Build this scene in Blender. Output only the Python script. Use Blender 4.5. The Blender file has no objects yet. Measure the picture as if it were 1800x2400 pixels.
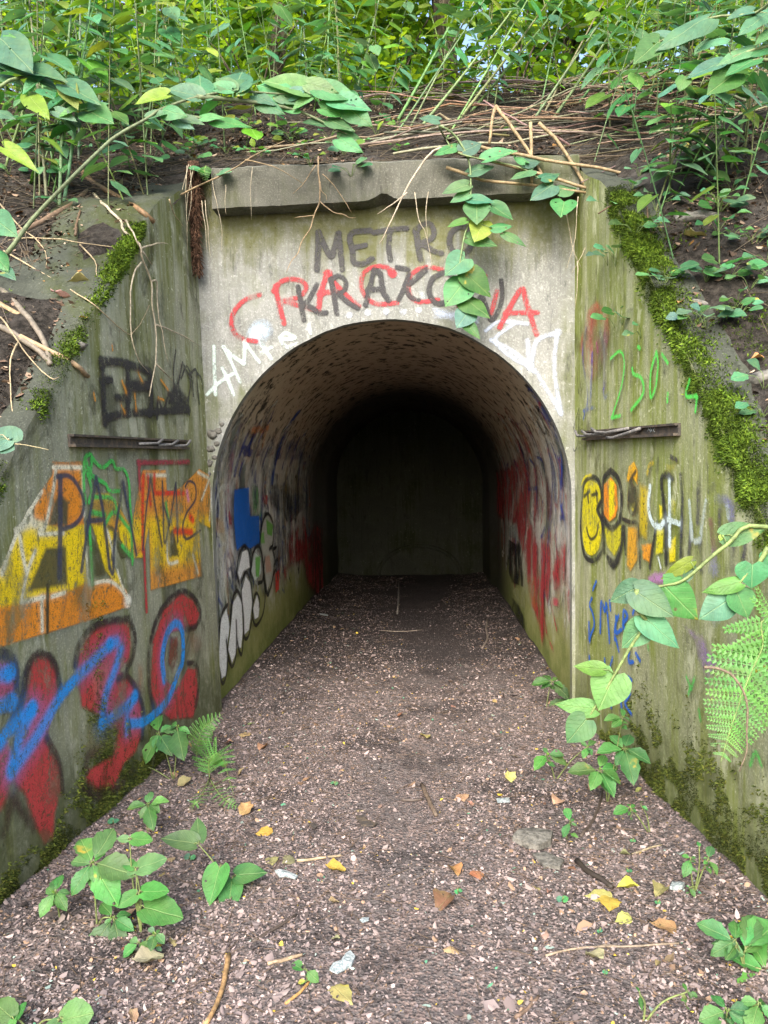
import bpy, math, random
import numpy as np
from mathutils import Vector, Matrix, noise as mnoise
R = math.radians
random.seed(7); rng = np.random.default_rng(7)
scene = bpy.context.scene
col = scene.collection

# ---------------------------------------------------------------- camera, sky, sun, exposure
F = 1750.0                                     # focal length in photo pixels (photo 1800 x 2400)
CAM = Vector((0.0, 0.0, 1.55))
YAW, PITCH, ROLL = 0.0520, 0.0519, -0.015
CROT = (Matrix.Rotation(YAW, 3, 'Z') @ Matrix.Rotation(math.pi/2 - PITCH, 3, 'X') @ Matrix.Rotation(ROLL, 3, 'Z'))
cd = bpy.data.cameras.new('camera'); cam = bpy.data.objects.new('camera', cd); col.objects.link(cam)
cam.matrix_world = Matrix.Translation(CAM) @ CROT.to_4x4()
cd.sensor_fit = 'VERTICAL'; cd.sensor_height = 32.0; cd.lens = F/2400*32.0
cd.clip_start = 0.05; cd.clip_end = 500
scene.camera = cam

SUN_EL, SUN_AZ = R(38), R(190)                 # azimuth clockwise from +Y (sun behind the viewer, to the left)
w = bpy.data.worlds.new('World'); scene.world = w; w.use_nodes = True
nt = w.node_tree; bg = nt.nodes['Background']
sk = nt.nodes.new('ShaderNodeTexSky'); sk.sky_type = 'NISHITA'; sk.sun_disc = False
sk.sun_elevation = SUN_EL; sk.sun_rotation = SUN_AZ
sk.air_density = 1.0; sk.dust_density = 4.0; sk.ozone_density = 0.6
nt.links.new(sk.outputs[0], bg.inputs[0]); bg.inputs[1].default_value = 0.15
sd = bpy.data.lights.new('sun', 'SUN'); sun = bpy.data.objects.new('sun', sd); col.objects.link(sun)
sd.energy = 1.4; sd.angle = R(36); sd.color = (1.0, 0.97, 0.92)
sdir = Vector((math.sin(SUN_AZ)*math.cos(SUN_EL), math.cos(SUN_AZ)*math.cos(SUN_EL), math.sin(SUN_EL)))
sun.rotation_euler = sdir.to_track_quat('Z', 'Y').to_euler(); sun.location = (-3, -6, 9)
vs = scene.view_settings
vs.view_transform = 'Standard'; vs.look = 'None'; vs.gamma = 1.0; vs.use_curve_mapping = False
vs.exposure = 1.78
scene.cycles.transparent_max_bounces = 24
scene.cycles.max_bounces = 7; scene.cycles.diffuse_bounces = 4

# ---------------------------------------------------------------- pixels to rays
CROPS = dict(D=(0,0,1.08499), C1=(0,0,.54249), C2=(900,0,.54249), C3=(0,450,.54249), C4=(900,450,.54249), C5=(0,1000,.54249),
  C6=(900,1000,.54249), C7=(0,1500,.54249), C8=(900,1500,.54249), Z1=(0,1050,.30139), Z2=(0,1350,.31646), Z3=(480,700,.27119),
  Z4=(480,1100,.27119), Z5=(1050,950,.27125), Z6=(1320,1050,.28933), Z7=(500,480,.50633), R1=(1250,1200,.33153), Z8=(750,900,.27125),
  R2=(1450,450,.3842), R3=(0,400,.31641), R4=(550,1650,.36166), R5=(1350,1900,.27125), R6=(420,370,.28933), P=(0,0,1.0))
def Q(c, p):
    o = CROPS[c]; return (o[0]+p[0]*o[2], o[1]+p[1]*o[2])
def ray(p):
    return CROT @ Vector(((p[0]-900)/F, -(p[1]-1200)/F, -1.0))
def atY(p, Y):
    d = ray(p); return CAM + d*((Y-CAM.y)/d.y)
def atZ(p, Z):
    d = ray(p); return CAM + d*((Z-CAM.z)/d.z)

# ---------------------------------------------------------------- measures of the place (metres)
YP = 4.64                                       # front face of the portal wall
XC, RT, ZS = -0.205, 1.12, 1.375                 # tunnel axis, half width, spring height
YE = 11.3                                       # end wall
def xl(y, z): return -1.30 - 0.027*z - 0.10*(YP-y)     # face of one wing wall
def xr(y, z): return 0.935 + 0.12*(YP-y)               # face of the other wing wall
def ztl(y): return max(0.12, 3.0 - 1.04*(4.05-y)) if y < 4.05 else 3.0+.6*(y-4.05)
def ztr(y): return max(0.12, 3.06 - 1.137*(4.12-y)) if y < 4.12 else 3.06+.6*(y-4.12)
def fb(x, y, z=0.0, s=1.0, o=3):
    return mnoise.fractal(Vector((x*s, y*s, z*s)), 1.0, 2.0, o)
def H(x, y):                                    # soil surface of the embankment
    n = 0.07*fb(x, y, 3.1, 1.1) + 0.035*fb(x, y, 9.0, 4.0)
    if y > YP:
        s = y-YP
        h = 3.37 + 0.72*min(s, 1.9) + 0.16*max(0, min(s-1.9, 6)) + 0.03*max(0, s-7.9)
        if s < 0.35: n *= 0.35 + 1.8*s
        side = max(0, abs(x-XC)-2.0)
        return h + n + 0.10*min(side, 4)
    if y > YP-.22 and xl(y, 2)-.02 < x < xr(y, 2)+.02: return 3.39 + .022*fb(x, 1.0, 0, 2.5) + .03*fb(x, y, 0, 6.0)
    side = x < XC
    f = xl(y, 2.0) if side else xr(y, 2.0)
    d = (f-x) if side else (x-f)
    zt = ztl(y) if side else ztr(y)
    h = zt
    if y < 1.4:
        t = max(0.0, min(1.0, (y-0.2)/1.2)); h *= t
        h -= 0.04*(1-t)
        n *= max(t, 0.25)
    cov = min(1, max(0, (d-(.10 if side else .13))/.12))*(0.125 if not side else (0.15 if y < 3.42 else 0.03))
    if d < 0.5: h += -0.045 + cov + 0.03*fb(x, y, 5, 5.0)
    else: h += 0.34*min(d-0.5, 3.5)*min(1, max(0, (y-0.6)/1.5)) - 0.045 + max(cov, 0.045*min(1, (d-.5)*3))
    return h + n*(0.25 if d < 0.12 else min(1.0, 0.4+d))
def G(x, y):                                    # soil of the path
    n = 0.016*fb(x, y, 1.0, 2.2) + 0.008*fb(x, y, 4.0, 7.0)
    if y < YP:
        d = min(x-xl(y, 0), xr(y, 0)-x)
    else: d = min(x-(XC-RT), XC+RT-x)
    return n + 0.05*math.exp(-max(d, 0)/0.16)
def hitG(p):
    d = ray(p); y = 1.2
    while y < 11.2:
        q = CAM + d*((y-CAM.y)/d.y)
        if q.z <= G(q.x, q.y): return Vector((q.x, q.y, G(q.x, q.y)))
        y += .006
    return atZ(p, 0.0)
def hitH(p, y0=2.0, y1=14.0):                   # first point of the embankment along a photo ray
    d = ray(p); y = y0
    while y < y1:
        q = CAM + d*((y-CAM.y)/d.y)
        out = (q.x < xl(q.y, 2)-0.05 or q.x > xr(q.y, 2)+0.05 or q.y > YP-0.05)
        if out and q.z < H(q.x, q.y): return Vector((q.x, q.y, H(q.x, q.y)))
        y += 0.02
    return CAM + d*((y1-CAM.y)/d.y)

# ---------------------------------------------------------------- object helpers
def lin(r, g, b):
    f = lambda c: (c/255/12.92) if c <= 10 else ((c/255+0.055)/1.055)**2.4
    return (f(r), f(g), f(b))
class MB:
    def __init__(s): s.v = []; s.f = []; s.c = None
    def add(s, vs_, fs_):
        n = len(s.v); s.v += [tuple(v) for v in vs_]; s.f += [tuple(i+n for i in f) for f in fs_]
    def box(s, x0, x1, y0, y1, z0, z1):
        s.add([(x, y, z) for x in (x0, x1) for y in (y0, y1) for z in (z0, z1)],
              [(0,1,3,2), (4,6,7,5), (0,4,5,1), (2,3,7,6), (0,2,6,4), (1,5,7,3)])
    def tube(s, pts, r, n=6, cap=True):
        pts = [Vector(p) for p in pts]
        if not hasattr(r, '__len__'): r = [r]*len(pts)
        t0 = None; rings = []
        for i, p in enumerate(pts):
            t = (pts[min(i+1, len(pts)-1)]-pts[max(i-1, 0)])
            t = t.normalized() if t.length > 1e-9 else Vector((0, 0, 1))
            if t0 is None:
                a = Vector((0, 0, 1)) if abs(t.z) < .9 else Vector((1, 0, 0)); u = t.cross(a).normalized()
            else:
                u = (u - t*u.dot(t)); u = u.normalized() if u.length > 1e-6 else t.orthogonal().normalized()
            v = t.cross(u); t0 = t
            rings.append([p + (u*math.cos(k*2*math.pi/n) + v*math.sin(k*2*math.pi/n))*r[i] for k in range(n)])
        b = len(s.v)
        for rg in rings: s.v += [tuple(q) for q in rg]
        for i in range(len(rings)-1):
            for k in range(n):
                a = b+i*n+k; c = b+i*n+(k+1) % n
                s.f.append((a, c, c+n, a+n))
        if cap:
            s.f.append(tuple(b+k for k in reversed(range(n)))); s.f.append(tuple(b+(len(rings)-1)*n+k for k in range(n)))
    def mesh(s, name, mat, off=(0, 0, 0), smooth=True):
        me = bpy.data.meshes.new(name)
        o = Vector(off)
        me.from_pydata([tuple(Vector(v)-o) for v in s.v], [], s.f)
        if mat: me.materials.append(mat)
        if smooth:
            me.polygons.foreach_set('use_smooth', [True]*len(me.polygons))
        me.update(); return me
def tag(o, label=None, cat=None, group=None, kind=None):
    if label: o['label'] = label
    if cat: o['category'] = cat
    if group: o['group'] = group
    if kind: o['kind'] = kind
    return o
def link(name, me, parent=None, color=None, loc=None):
    o = bpy.data.objects.new(name, me); col.objects.link(o)
    if parent: o.parent = parent
    if color: o.color = (*color[:3], 1)
    if loc is not None: o.location = loc
    return o
def empty(name, loc, label, cat, group=None):
    e = link(name, None, loc=Vector(loc)); e.empty_display_size = 0.1
    e['_l'] = 0; del e['_l']
    return tag(e, label, cat, group)
def np_mesh(name, V, Fq, mat, cols=None, smooth=False):          # V (n,3), Fq (m,k) all faces with k corners
    me = bpy.data.meshes.new(name); V = np.asarray(V, np.float32); Fq = np.asarray(Fq, np.int32)
    m, k = Fq.shape
    me.vertices.add(len(V)); me.vertices.foreach_set('co', V.ravel())
    me.loops.add(m*k); me.loops.foreach_set('vertex_index', Fq.ravel())
    me.polygons.add(m); me.polygons.foreach_set('loop_start', np.arange(0, m*k, k, dtype=np.int32))
    if smooth: me.polygons.foreach_set('use_smooth', np.ones(m, bool))
    if mat: me.materials.append(mat)
    if cols is not None:
        a = me.color_attributes.new('Col', 'FLOAT_COLOR', 'POINT')
        a.data.foreach_set('color', np.asarray(cols, np.float32).ravel())
    me.update(calc_edges=True); me.validate(); return me
def grid_faces(nu, nv):
    i = np.arange(nu-1)[:, None]*nv + np.arange(nv-1)[None, :]
    i = i.ravel(); return np.stack([i, i+nv, i+nv+1, i+1], 1)

# ---------------------------------------------------------------- materials
class NT:
    def __init__(s, name):
        s.m = bpy.data.materials.new(name); s.m.use_nodes = True; s.t = s.m.node_tree
        s.b = s.t.nodes['Principled BSDF']; s.o = s.t.nodes['Material Output']
    def n(s, ty, **kw):
        x = s.t.nodes.new(ty)
        for k, v in kw.items(): setattr(x, k, v)
        return x
    def l(s, a, b): s.t.links.new(a, b)
    def pos(s, sc=(1, 1, 1)):
        g = s.n('ShaderNodeNewGeometry'); m = s.n('ShaderNodeMapping'); m.inputs['Scale'].default_value = sc
        s.l(g.outputs['Position'], m.inputs[0]); return m.outputs[0]
    def noise(s, vec, scale, detail=4, rough=.6, dist=0.0):
        x = s.n('ShaderNodeTexNoise'); x.inputs['Scale'].default_value = scale; x.inputs['Detail'].default_value = detail
        x.inputs['Roughness'].default_value = rough; x.inputs['Distortion'].default_value = dist
        if vec is not None: s.l(vec, x.inputs['Vector'])
        return x.outputs['Fac']
    def ramp(s, fac, a, b, c0=0.0, c1=1.0):
        x = s.n('ShaderNodeMapRange'); x.interpolation_type = 'SMOOTHSTEP'
        for i, v in zip((1, 2, 3, 4), (a, b, c0, c1)): x.inputs[i].default_value = v
        s.l(fac, x.inputs[0]); return x.outputs[0]
    def math(s, op, a, b=None, clamp=False):
        x = s.n('ShaderNodeMath', operation=op); x.use_clamp = clamp
        for i, v in enumerate((a, b)):
            if v is None: continue
            if isinstance(v, (int, float)): x.inputs[i].default_value = v
            else: s.l(v, x.inputs[i])
        return x.outputs[0]
    def mix(s, fac, a, b, bt='MIX'):
        x = s.n('ShaderNodeMix', data_type='RGBA', blend_type=bt)
        for sock, v in ((x.inputs[0], fac), (x.inputs[6], a), (x.inputs[7], b)):
            if isinstance(v, (int, float)): sock.default_value = v
            elif isinstance(v, tuple): sock.default_value = (*v[:3], 1)
            else: s.l(v, sock)
        return x.outputs[2]
    def bump(s, h, strength=.4, dist=.01, prev=None):
        x = s.n('ShaderNodeBump'); x.inputs['Strength'].default_value = strength; x.inputs['Distance'].default_value = dist
        s.l(h, x.inputs['Height'])
        if prev is not None: s.l(prev, x.inputs['Normal'])
        return x.outputs[0]
    def fin(s, colr, rough=.8, nrm=None, spec=.3):
        if isinstance(colr, tuple): s.b.inputs['Base Color'].default_value = (*colr[:3], 1)
        else: s.l(colr, s.b.inputs['Base Color'])
        if isinstance(rough, (int, float)): s.b.inputs['Roughness'].default_value = rough
        else: s.l(rough, s.b.inputs['Roughness'])
        s.b.inputs['Specular IOR Level'].default_value = spec
        if nrm is not None: s.l(nrm, s.b.inputs['Normal'])
        return s.m
def concrete(name, light, dark, algae, amount=(.45, .62), streak=.5, pits=.35, zstain=None, blot=None):
    t = NT(name); P = t.pos()
    n1 = t.noise(P, 1.6, 5, .62); n2 = t.noise(P, 14, 5, .7); n3 = t.noise(P, 110, 3, .6)
    st = t.noise(t.pos((9, 9, .9)), 1.0, 5, .65, .4); st2 = t.noise(t.pos((38, 38, 2.2)), 1.0, 4, .7)
    c = t.mix(t.ramp(n1, .35, .65), dark, light)
    c = t.mix(t.ramp(n2, .38, .68, 0, .55), c, tuple(x*.62 for x in light))
    c = t.mix(t.ramp(n3, .50, .72, 0, .55), c, tuple(min(1, x*1.45) for x in light))
    a = t.math('ADD', t.math('MULTIPLY', st, streak), t.math('MULTIPLY', n1, 1-streak))
    am = t.ramp(a, amount[0], amount[1])
    am = t.math('MULTIPLY', am, t.ramp(st2, .25, .6, .45, 1.0))
    c = t.mix(am, c, algae)
    li = t.noise(P, 38, 4, .75); c = t.mix(t.math('MULTIPLY', t.ramp(li, .60, .70), t.ramp(n1, .38, .6, .15, .8)), c, tuple(min(1, x*1.5+.05) for x in light))
    da = t.noise(t.pos((16, 16, 5)), 1.0, 6, .75); c = t.mix(t.math('MULTIPLY', t.ramp(da, .55, .70), .7), c, tuple(x*.3 for x in dark))
    c = t.mix(t.math('MULTIPLY', t.ramp(st2, .56, .72), .55), c, tuple(x*.42 for x in dark))
    if blot:
        bn = t.noise(t.pos((1, 1, .7)), blot[1], 7, .72, .6); c = t.mix(t.math('MULTIPLY', t.ramp(bn, blot[2], blot[3]), blot[4]), c, blot[0])
        b2 = t.noise(t.pos((1.2, 1.2, .5)), blot[1]*2.7, 6, .75, .3); c = t.mix(t.math('MULTIPLY', t.ramp(b2, .56, .66), .55), c, tuple(min(1, x*1.25+.03) for x in light))
    if zstain:
        g = t.n('ShaderNodeNewGeometry'); sx = t.n('ShaderNodeSeparateXYZ'); t.l(g.outputs['Position'], sx.inputs[0])
        for (z0, z1, colz, k) in zstain:
            zz = t.math('ADD', sx.outputs[2], t.math('MULTIPLY', t.math('SUBTRACT', st, .5), .9))
            c = t.mix(t.math('MULTIPLY', t.ramp(zz, z0, z1), t.ramp(n2, .25, .6, k*.4, k)), c, colz)
    pv = t.n('ShaderNodeTexVoronoi'); pv.inputs['Scale'].default_value = 26; t.l(P, pv.inputs['Vector'])
    pit = t.math('MULTIPLY', t.ramp(pv.outputs['Distance'], .05, .16, 1, 0), t.ramp(n2, .5, .62))
    c = t.mix(t.math('MULTIPLY', pit, pits), c, (.02, .02, .015))
    h = t.math('ADD', t.math('ADD', t.math('MULTIPLY', n2, .7), t.math('MULTIPLY', n3, .35)), t.math('MULTIPLY', pit, -.8))
    return t.fin(c, .88, t.bump(h, .55, .012), .25)
def mk_materials():
    M = {}
    OL = (.125, .125, .032)
    M['portal'] = concrete('concrete_portal', (.29, .30, .29), (.175, .185, .175), (.12, .135, .07), (.48, .66), .35, .5,
                           [(2.75, 3.05, (.11, .115, .035), .85), (.75, .2, (.15, .17, .05), .6)], ((.13, .14, .095), 2.4, .52, .66, .55))
    M['lintel'] = concrete('concrete_lintel', (.175, .175, .15), (.08, .082, .066), (.06, .07, .028), (.46, .62), .3, .3)
    M['wing_l'] = concrete('concrete_wing_mottled', (.35, .36, .28), (.195, .205, .145), (.125, .142, .036), (.42, .62), .55, .35,  # mottled grey-beige concrete, less green than the other wing
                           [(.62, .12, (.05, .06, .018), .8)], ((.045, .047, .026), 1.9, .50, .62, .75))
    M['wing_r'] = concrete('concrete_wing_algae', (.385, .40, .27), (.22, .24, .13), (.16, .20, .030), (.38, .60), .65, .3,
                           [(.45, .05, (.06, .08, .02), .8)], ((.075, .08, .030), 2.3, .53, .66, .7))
    M['top'] = concrete('concrete_wing_top', (.062, .070, .055), (.026, .030, .023), (.035, .044, .012), (.50, .64), .2, .3)
    # tunnel lining: pale below, brown soot above
    t = NT('tunnel_lining'); P = t.pos(); n1 = t.noise(P, 2.2, 5, .6); n2 = t.noise(P, 11, 5, .7); n3 = t.noise(P, 90, 3, .6)
    g = t.n('ShaderNodeNewGeometry'); sx = t.n('ShaderNodeSeparateXYZ'); t.l(g.outputs['Position'], sx.inputs[0])
    z = t.math('ADD', sx.outputs[2], t.math('MULTIPLY', t.math('SUBTRACT', n1, .5), 1.0))
    z = t.math('ADD', z, t.math('MULTIPLY', t.math('SUBTRACT', n2, .5), .5))
    c = t.mix(t.ramp(n2, .3, .7), (.50, .51, .46), (.68, .69, .65))
    c = t.mix(t.ramp(z, .95, .3), c, (.27, .29, .10))
    c = t.mix(t.ramp(z, .35, .0, 0, .8), c, (.12, .16, .03))
    c = t.mix(t.ramp(z, 1.45, 2.0), c, (.46, .39, .29))
    c = t.mix(t.ramp(z, 1.95, 2.4), c, (.42, .33, .235))
    c = t.mix(t.math('MULTIPLY', t.ramp(n2, .50, .62), t.ramp(sx.outputs[2], 1.5, 2.0)), c, (.025, .02, .014))
    c = t.mix(t.ramp(n3, .55, .75, 0, .3), c, (.5, .48, .42))
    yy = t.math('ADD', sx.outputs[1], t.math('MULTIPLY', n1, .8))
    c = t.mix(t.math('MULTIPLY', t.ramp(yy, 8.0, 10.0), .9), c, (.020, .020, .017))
    M['tunnel'] = t.fin(c, .85, t.bump(t.math('ADD', n2, t.math('MULTIPLY', n3, .3)), .5, .015), .25)
    M['endwall'] = concrete('concrete_end_wall', (.055, .06, .048), (.03, .034, .026), (.022, .028, .012), (.45, .6), .3, .3)
    # spray paint carried by colour attribute, alpha worn by noise
    for key, nm, wear in (('paint', 'spray_paint', 0), ('paints', 'fresh_spray_paint', -1), ('paintm', 'weathered_spray_paint', .5), ('paintw', 'worn_spray_paint', 1)):
        t = NT(nm); P = t.pos(); a = t.n('ShaderNodeAttribute', attribute_name='Col')
        n1 = t.noise(P, 70, 4, .7); n2 = t.noise(t.pos((22, 22, 7)), 1.0, 5, .7); n3 = t.noise(P, 190, 2, .5)
        al = t.math('SUBTRACT', t.math('MULTIPLY', a.outputs['Alpha'], 1.35), t.math('MULTIPLY', t.math('SUBTRACT', 1.15, a.outputs['Alpha']), t.math('MULTIPLY', n1, 1.1)), True)
        n4 = t.noise(P, 34, 5, .75)
        if wear >= 0: al = t.math('MULTIPLY', al, t.ramp(n2, .30, .46, .2, 1.0))
        if wear >= 0: al = t.math('MULTIPLY', al, t.ramp(n4, .36, .47, .3, 1.0))
        if wear > 0: al = t.math('MULTIPLY', al, t.ramp(t.noise(t.pos((10, 5, 2.2)), 1.0, 6, .72, .5), .40-.06*(wear < 1), .58-.06*(wear < 1), .5-.38*wear, 1.0))
        al = t.math('MULTIPLY', al, t.ramp(n3, .33, .45, .35, 1.0), True)
        c = t.mix(t.ramp(n1, .3, .75, 0, .35), a.outputs['Color'], t.mix(.5, a.outputs['Color'], (.10, .10, .05)))
        t.l(al, t.b.inputs['Alpha'])
        M[key] = t.fin(c, .62, t.bump(n1, .3, .006), .3)
    # soils
    t = NT('leafy_soil'); P = t.pos(); n1 = t.noise(P, 3, 5, .6); n2 = t.noise(P, 40, 5, .75); n3 = t.noise(P, 150, 3, .6)
    v = t.n('ShaderNodeTexVoronoi'); v.inputs['Scale'].default_value = 85; t.l(P, v.inputs['Vector'])
    sp = t.n('ShaderNodeSeparateColor'); t.l(v.outputs['Color'], sp.inputs[0])
    c = t.mix(t.ramp(n2, .35, .65), (.058, .050, .049), (.17, .15, .145))
    fl = t.mix(sp.outputs[1], (.24, .185, .165), (.15, .118, .11))
    c = t.mix(t.math('MULTIPLY', t.ramp(sp.outputs[0], .45, .55), t.ramp(n1, .32, .55)), c, fl)
    g = t.n('ShaderNodeNewGeometry'); sx = t.n('ShaderNodeSeparateXYZ'); t.l(g.outputs['Position'], sx.inputs[0])
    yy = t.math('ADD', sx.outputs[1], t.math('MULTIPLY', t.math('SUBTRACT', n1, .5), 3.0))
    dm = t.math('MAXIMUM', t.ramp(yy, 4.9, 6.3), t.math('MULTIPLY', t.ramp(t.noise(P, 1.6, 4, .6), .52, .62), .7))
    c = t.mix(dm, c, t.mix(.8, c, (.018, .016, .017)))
    M['path'] = t.fin(c, .9, t.bump(t.math('ADD', n2, t.math('MULTIPLY', v.outputs['Distance'], .6)), .9, .02), .2)
    t = NT('bank_soil'); P = t.pos(); n1 = t.noise(P, 2.4, 5, .6); n2 = t.noise(P, 26, 6, .75)
    c = t.mix(t.ramp(n2, .35, .66), (.018, .016, .013), (.080, .070, .060))
    c = t.mix(t.ramp(n1, .54, .68, 0, .5), c, (.12, .112, .105))
    M['bank'] = t.fin(c, .95, t.bump(n2, 1.0, .05), .15)
    # attribute coloured litter
    t = NT('leaf_litter'); a = t.n('ShaderNodeAttribute', attribute_name='Col')
    M['litter'] = t.fin(a.outputs['Color'], .75, None, .3)
    # leaves: object colour, veins from uv, partly translucent
    def leafmat(name, trans, vein, rough):
        t = NT(name); oi = t.n('ShaderNodeObjectInfo'); uv = t.n('ShaderNodeUVMap'); sx = t.n('ShaderNodeSeparateXYZ'); t.l(uv.outputs[0], sx.inputs[0])
        u = t.math('ABSOLUTE', t.math('SUBTRACT', sx.outputs[0], .5)); P = t.pos()
        mid = t.ramp(u, .008, .03, 1, 0)
        sv = t.math('SINE', t.math('MULTIPLY', t.math('SUBTRACT', sx.outputs[1], t.math('MULTIPLY', u, .75)), 40.0))
        side = t.math('MULTIPLY', t.ramp(sv, .93, .999), .35)
        vn = t.math('MAXIMUM', mid, side)
        n = t.noise(P, 25, 4, .6); n2 = t.noise(P, 9, 3, .6)
        c = t.mix(t.ramp(n, .3, .7), t.mix(.35, oi.outputs['Color'], (0.01, .03, .005)), oi.outputs['Color'])
        c = t.mix(t.ramp(n2, .45, .7, 0, .35), c, t.mix(.5, oi.outputs['Color'], (.22, .34, .10)))
        n5 = t.noise(P, 140, 3, .7); c = t.mix(t.ramp(n5, .62, .72, 0, .5), c, (.03, .06, .02))
        c = t.mix(t.math('MULTIPLY', vn, vein), c, t.mix(.35, oi.outputs['Color'], (.45, .55, .25)))
        rnd = t.math('MULTIPLY', t.ramp(n2, .62, .70), t.ramp(oi.outputs['Random'], .72, .8))
        c = t.mix(rnd, c, (.36, .30, .05))
        t.fin(c, rough, t.bump(t.math('SUBTRACT', n, t.math('MULTIPLY', vn, .8)), .6, .006), .38)
        tr = t.n('ShaderNodeBsdfTranslucent'); t.l(t.mix(1.0, c, (1.25, 1.3, .55), 'MULTIPLY'), tr.inputs[0])
        mx = t.n('ShaderNodeMixShader'); mx.inputs[0].default_value = trans
        t.l(t.b.outputs[0], mx.inputs[1]); t.l(tr.outputs[0], mx.inputs[2])
        vo = t.n('ShaderNodeTexVoronoi'); vo.inputs['Scale'].default_value = 32; t.l(P, vo.inputs['Vector'])      # insect holes on some leaves
        hs = t.n('ShaderNodeSeparateColor'); t.l(vo.outputs['Color'], hs.inputs[0])
        hole = t.math('MULTIPLY', t.ramp(vo.outputs['Distance'], .16, .22, 1, 0), t.math('MULTIPLY', t.math('GREATER_THAN', hs.outputs[0], .72), t.math('GREATER_THAN', oi.outputs['Random'], .45)))
        tp = t.n('ShaderNodeBsdfTransparent'); m2 = t.n('ShaderNodeMixShader'); t.l(hole, m2.inputs[0]); t.l(mx.outputs[0], m2.inputs[1]); t.l(tp.outputs[0], m2.inputs[2]); t.l(m2.outputs[0], t.o.inputs[0])
        return t.m
    M['leaf'] = leafmat('green_leaf', .28, .6, .5)
    M['dryleaf'] = leafmat('fallen_leaf', .12, .35, .7)
    t = NT('crown_foliage'); a = t.n('ShaderNodeAttribute', attribute_name='Col')
    t.fin(a.outputs['Color'], .5, None, .4)
    tr = t.n('ShaderNodeBsdfTranslucent'); t.l(t.mix(1.0, a.outputs['Color'], (2.0, 1.75, .7), 'MULTIPLY'), tr.inputs[0])
    mx = t.n('ShaderNodeMixShader'); mx.inputs[0].default_value = .55
    t.l(t.b.outputs[0], mx.inputs[1]); t.l(tr.outputs[0], mx.inputs[2]); t.l(mx.outputs[0], t.o.inputs[0]); M['crown'] = t.m
    # stems and twigs
    t = NT('stem'); oi = t.n('ShaderNodeObjectInfo'); n = t.noise(t.pos(), 45, 4, .7)
    M['stem'] = t.fin(t.mix(t.ramp(n, .35, .7), t.mix(.55, oi.outputs['Color'], (.03, .025, .015)), oi.outputs['Color']), .6, t.bump(n, .3, .003), .35)
    t = NT('bark'); n = t.noise(t.pos((14, 14, 3)), 1.0, 6, .7)
    M['bark'] = t.fin(t.mix(t.ramp(n, .35, .65), (.03, .024, .016), (.16, .135, .10)), .9, t.bump(n, 1.0, .05), .2)
    t = NT('moss'); a = t.n('ShaderNodeAttribute', attribute_name='Col'); M['moss'] = t.fin(a.outputs['Color'], .85, None, .15)
    t = NT('rusty_iron'); n = t.noise(t.pos(), 30, 5, .7)
    M['iron'] = t.fin(t.mix(t.ramp(n, .4, .65), (.045, .04, .036), (.11, .085, .06)), .7, t.bump(n, .5, .006), .5)
    t = NT('grey_rebar'); n = t.noise(t.pos(), 60, 4, .7)
    M['rebar'] = t.fin(t.mix(t.ramp(n, .4, .65), (.10, .10, .10), (.23, .22, .21)), .6, t.bump(n, .4, .004), .5)
    t = NT('rubble_stone'); n = t.noise(t.pos(), 30, 5, .7)
    M['stone'] = t.fin(t.mix(t.ramp(n, .35, .65), (.07, .068, .06), (.19, .185, .165)), .9, t.bump(n, .7, .015), .25)
    t = NT('root_fibre'); n = t.noise(t.pos((60, 60, 25)), 1.0, 5, .7)
    M['root'] = t.fin(t.mix(t.ramp(n, .4, .62), (.03, .016, .010), (.15, .085, .055)), .9, t.bump(n, 1.0, .02), .2)
    t = NT('plastic_scrap'); n = t.noise(t.pos(), 120, 4, .7)
    M['scrap'] = t.fin(t.mix(t.ramp(n, .4, .6), (.17, .21, .22), (.40, .45, .46)), .35, t.bump(n, .5, .004), .5)
    return M
M = mk_materials()

# ---------------------------------------------------------------- ground and embankment
def build_ground():
    xs = np.linspace(-1.95, 1.72, 92); ys = np.concatenate([np.linspace(0.6, 5.2, 116), np.linspace(5.28, 11.6, 80)])
    V = [(x, y, G(x, y)) for x in xs for y in ys]
    me = np_mesh('path', V, grid_faces(len(xs), len(ys)), M['path'], smooth=True)
    tag(link('path', me), 'dark soil path strewn with leaf fragments leading into the tunnel', 'path', kind='structure')
    # embankment soil; its dip between the walls is left out
    xs = np.concatenate([-np.geomspace(60, 4.2, 22)[:-1], np.arange(-4.2, 4.0, .07), np.geomspace(4.0, 60, 22)])
    ys = np.concatenate([-np.geomspace(60, .5, 12)[:-1], np.arange(-.5, .6, .1), np.arange(.6, 8.0, .07), np.geomspace(8.0, 90, 26)])
    V = np.array([(x, y, H(x, y)) for x in xs for y in ys]); nx, ny = len(xs), len(ys)
    Fq = grid_faces(nx, ny); cx = V[Fq].mean(1)
    cut = np.array([(0.62 < c[1] < YP-0.10 and xl(c[1], 2)-0.05 < c[0] < xr(c[1], 2)+0.05) for c in cx])
    me = np_mesh('embankment', V, Fq[~cut], M['bank'], smooth=True)
    tag(link('embankment', me), 'bare soil embankment over and beside the tunnel mouth', 'embankment', kind='structure')
build_ground()

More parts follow.
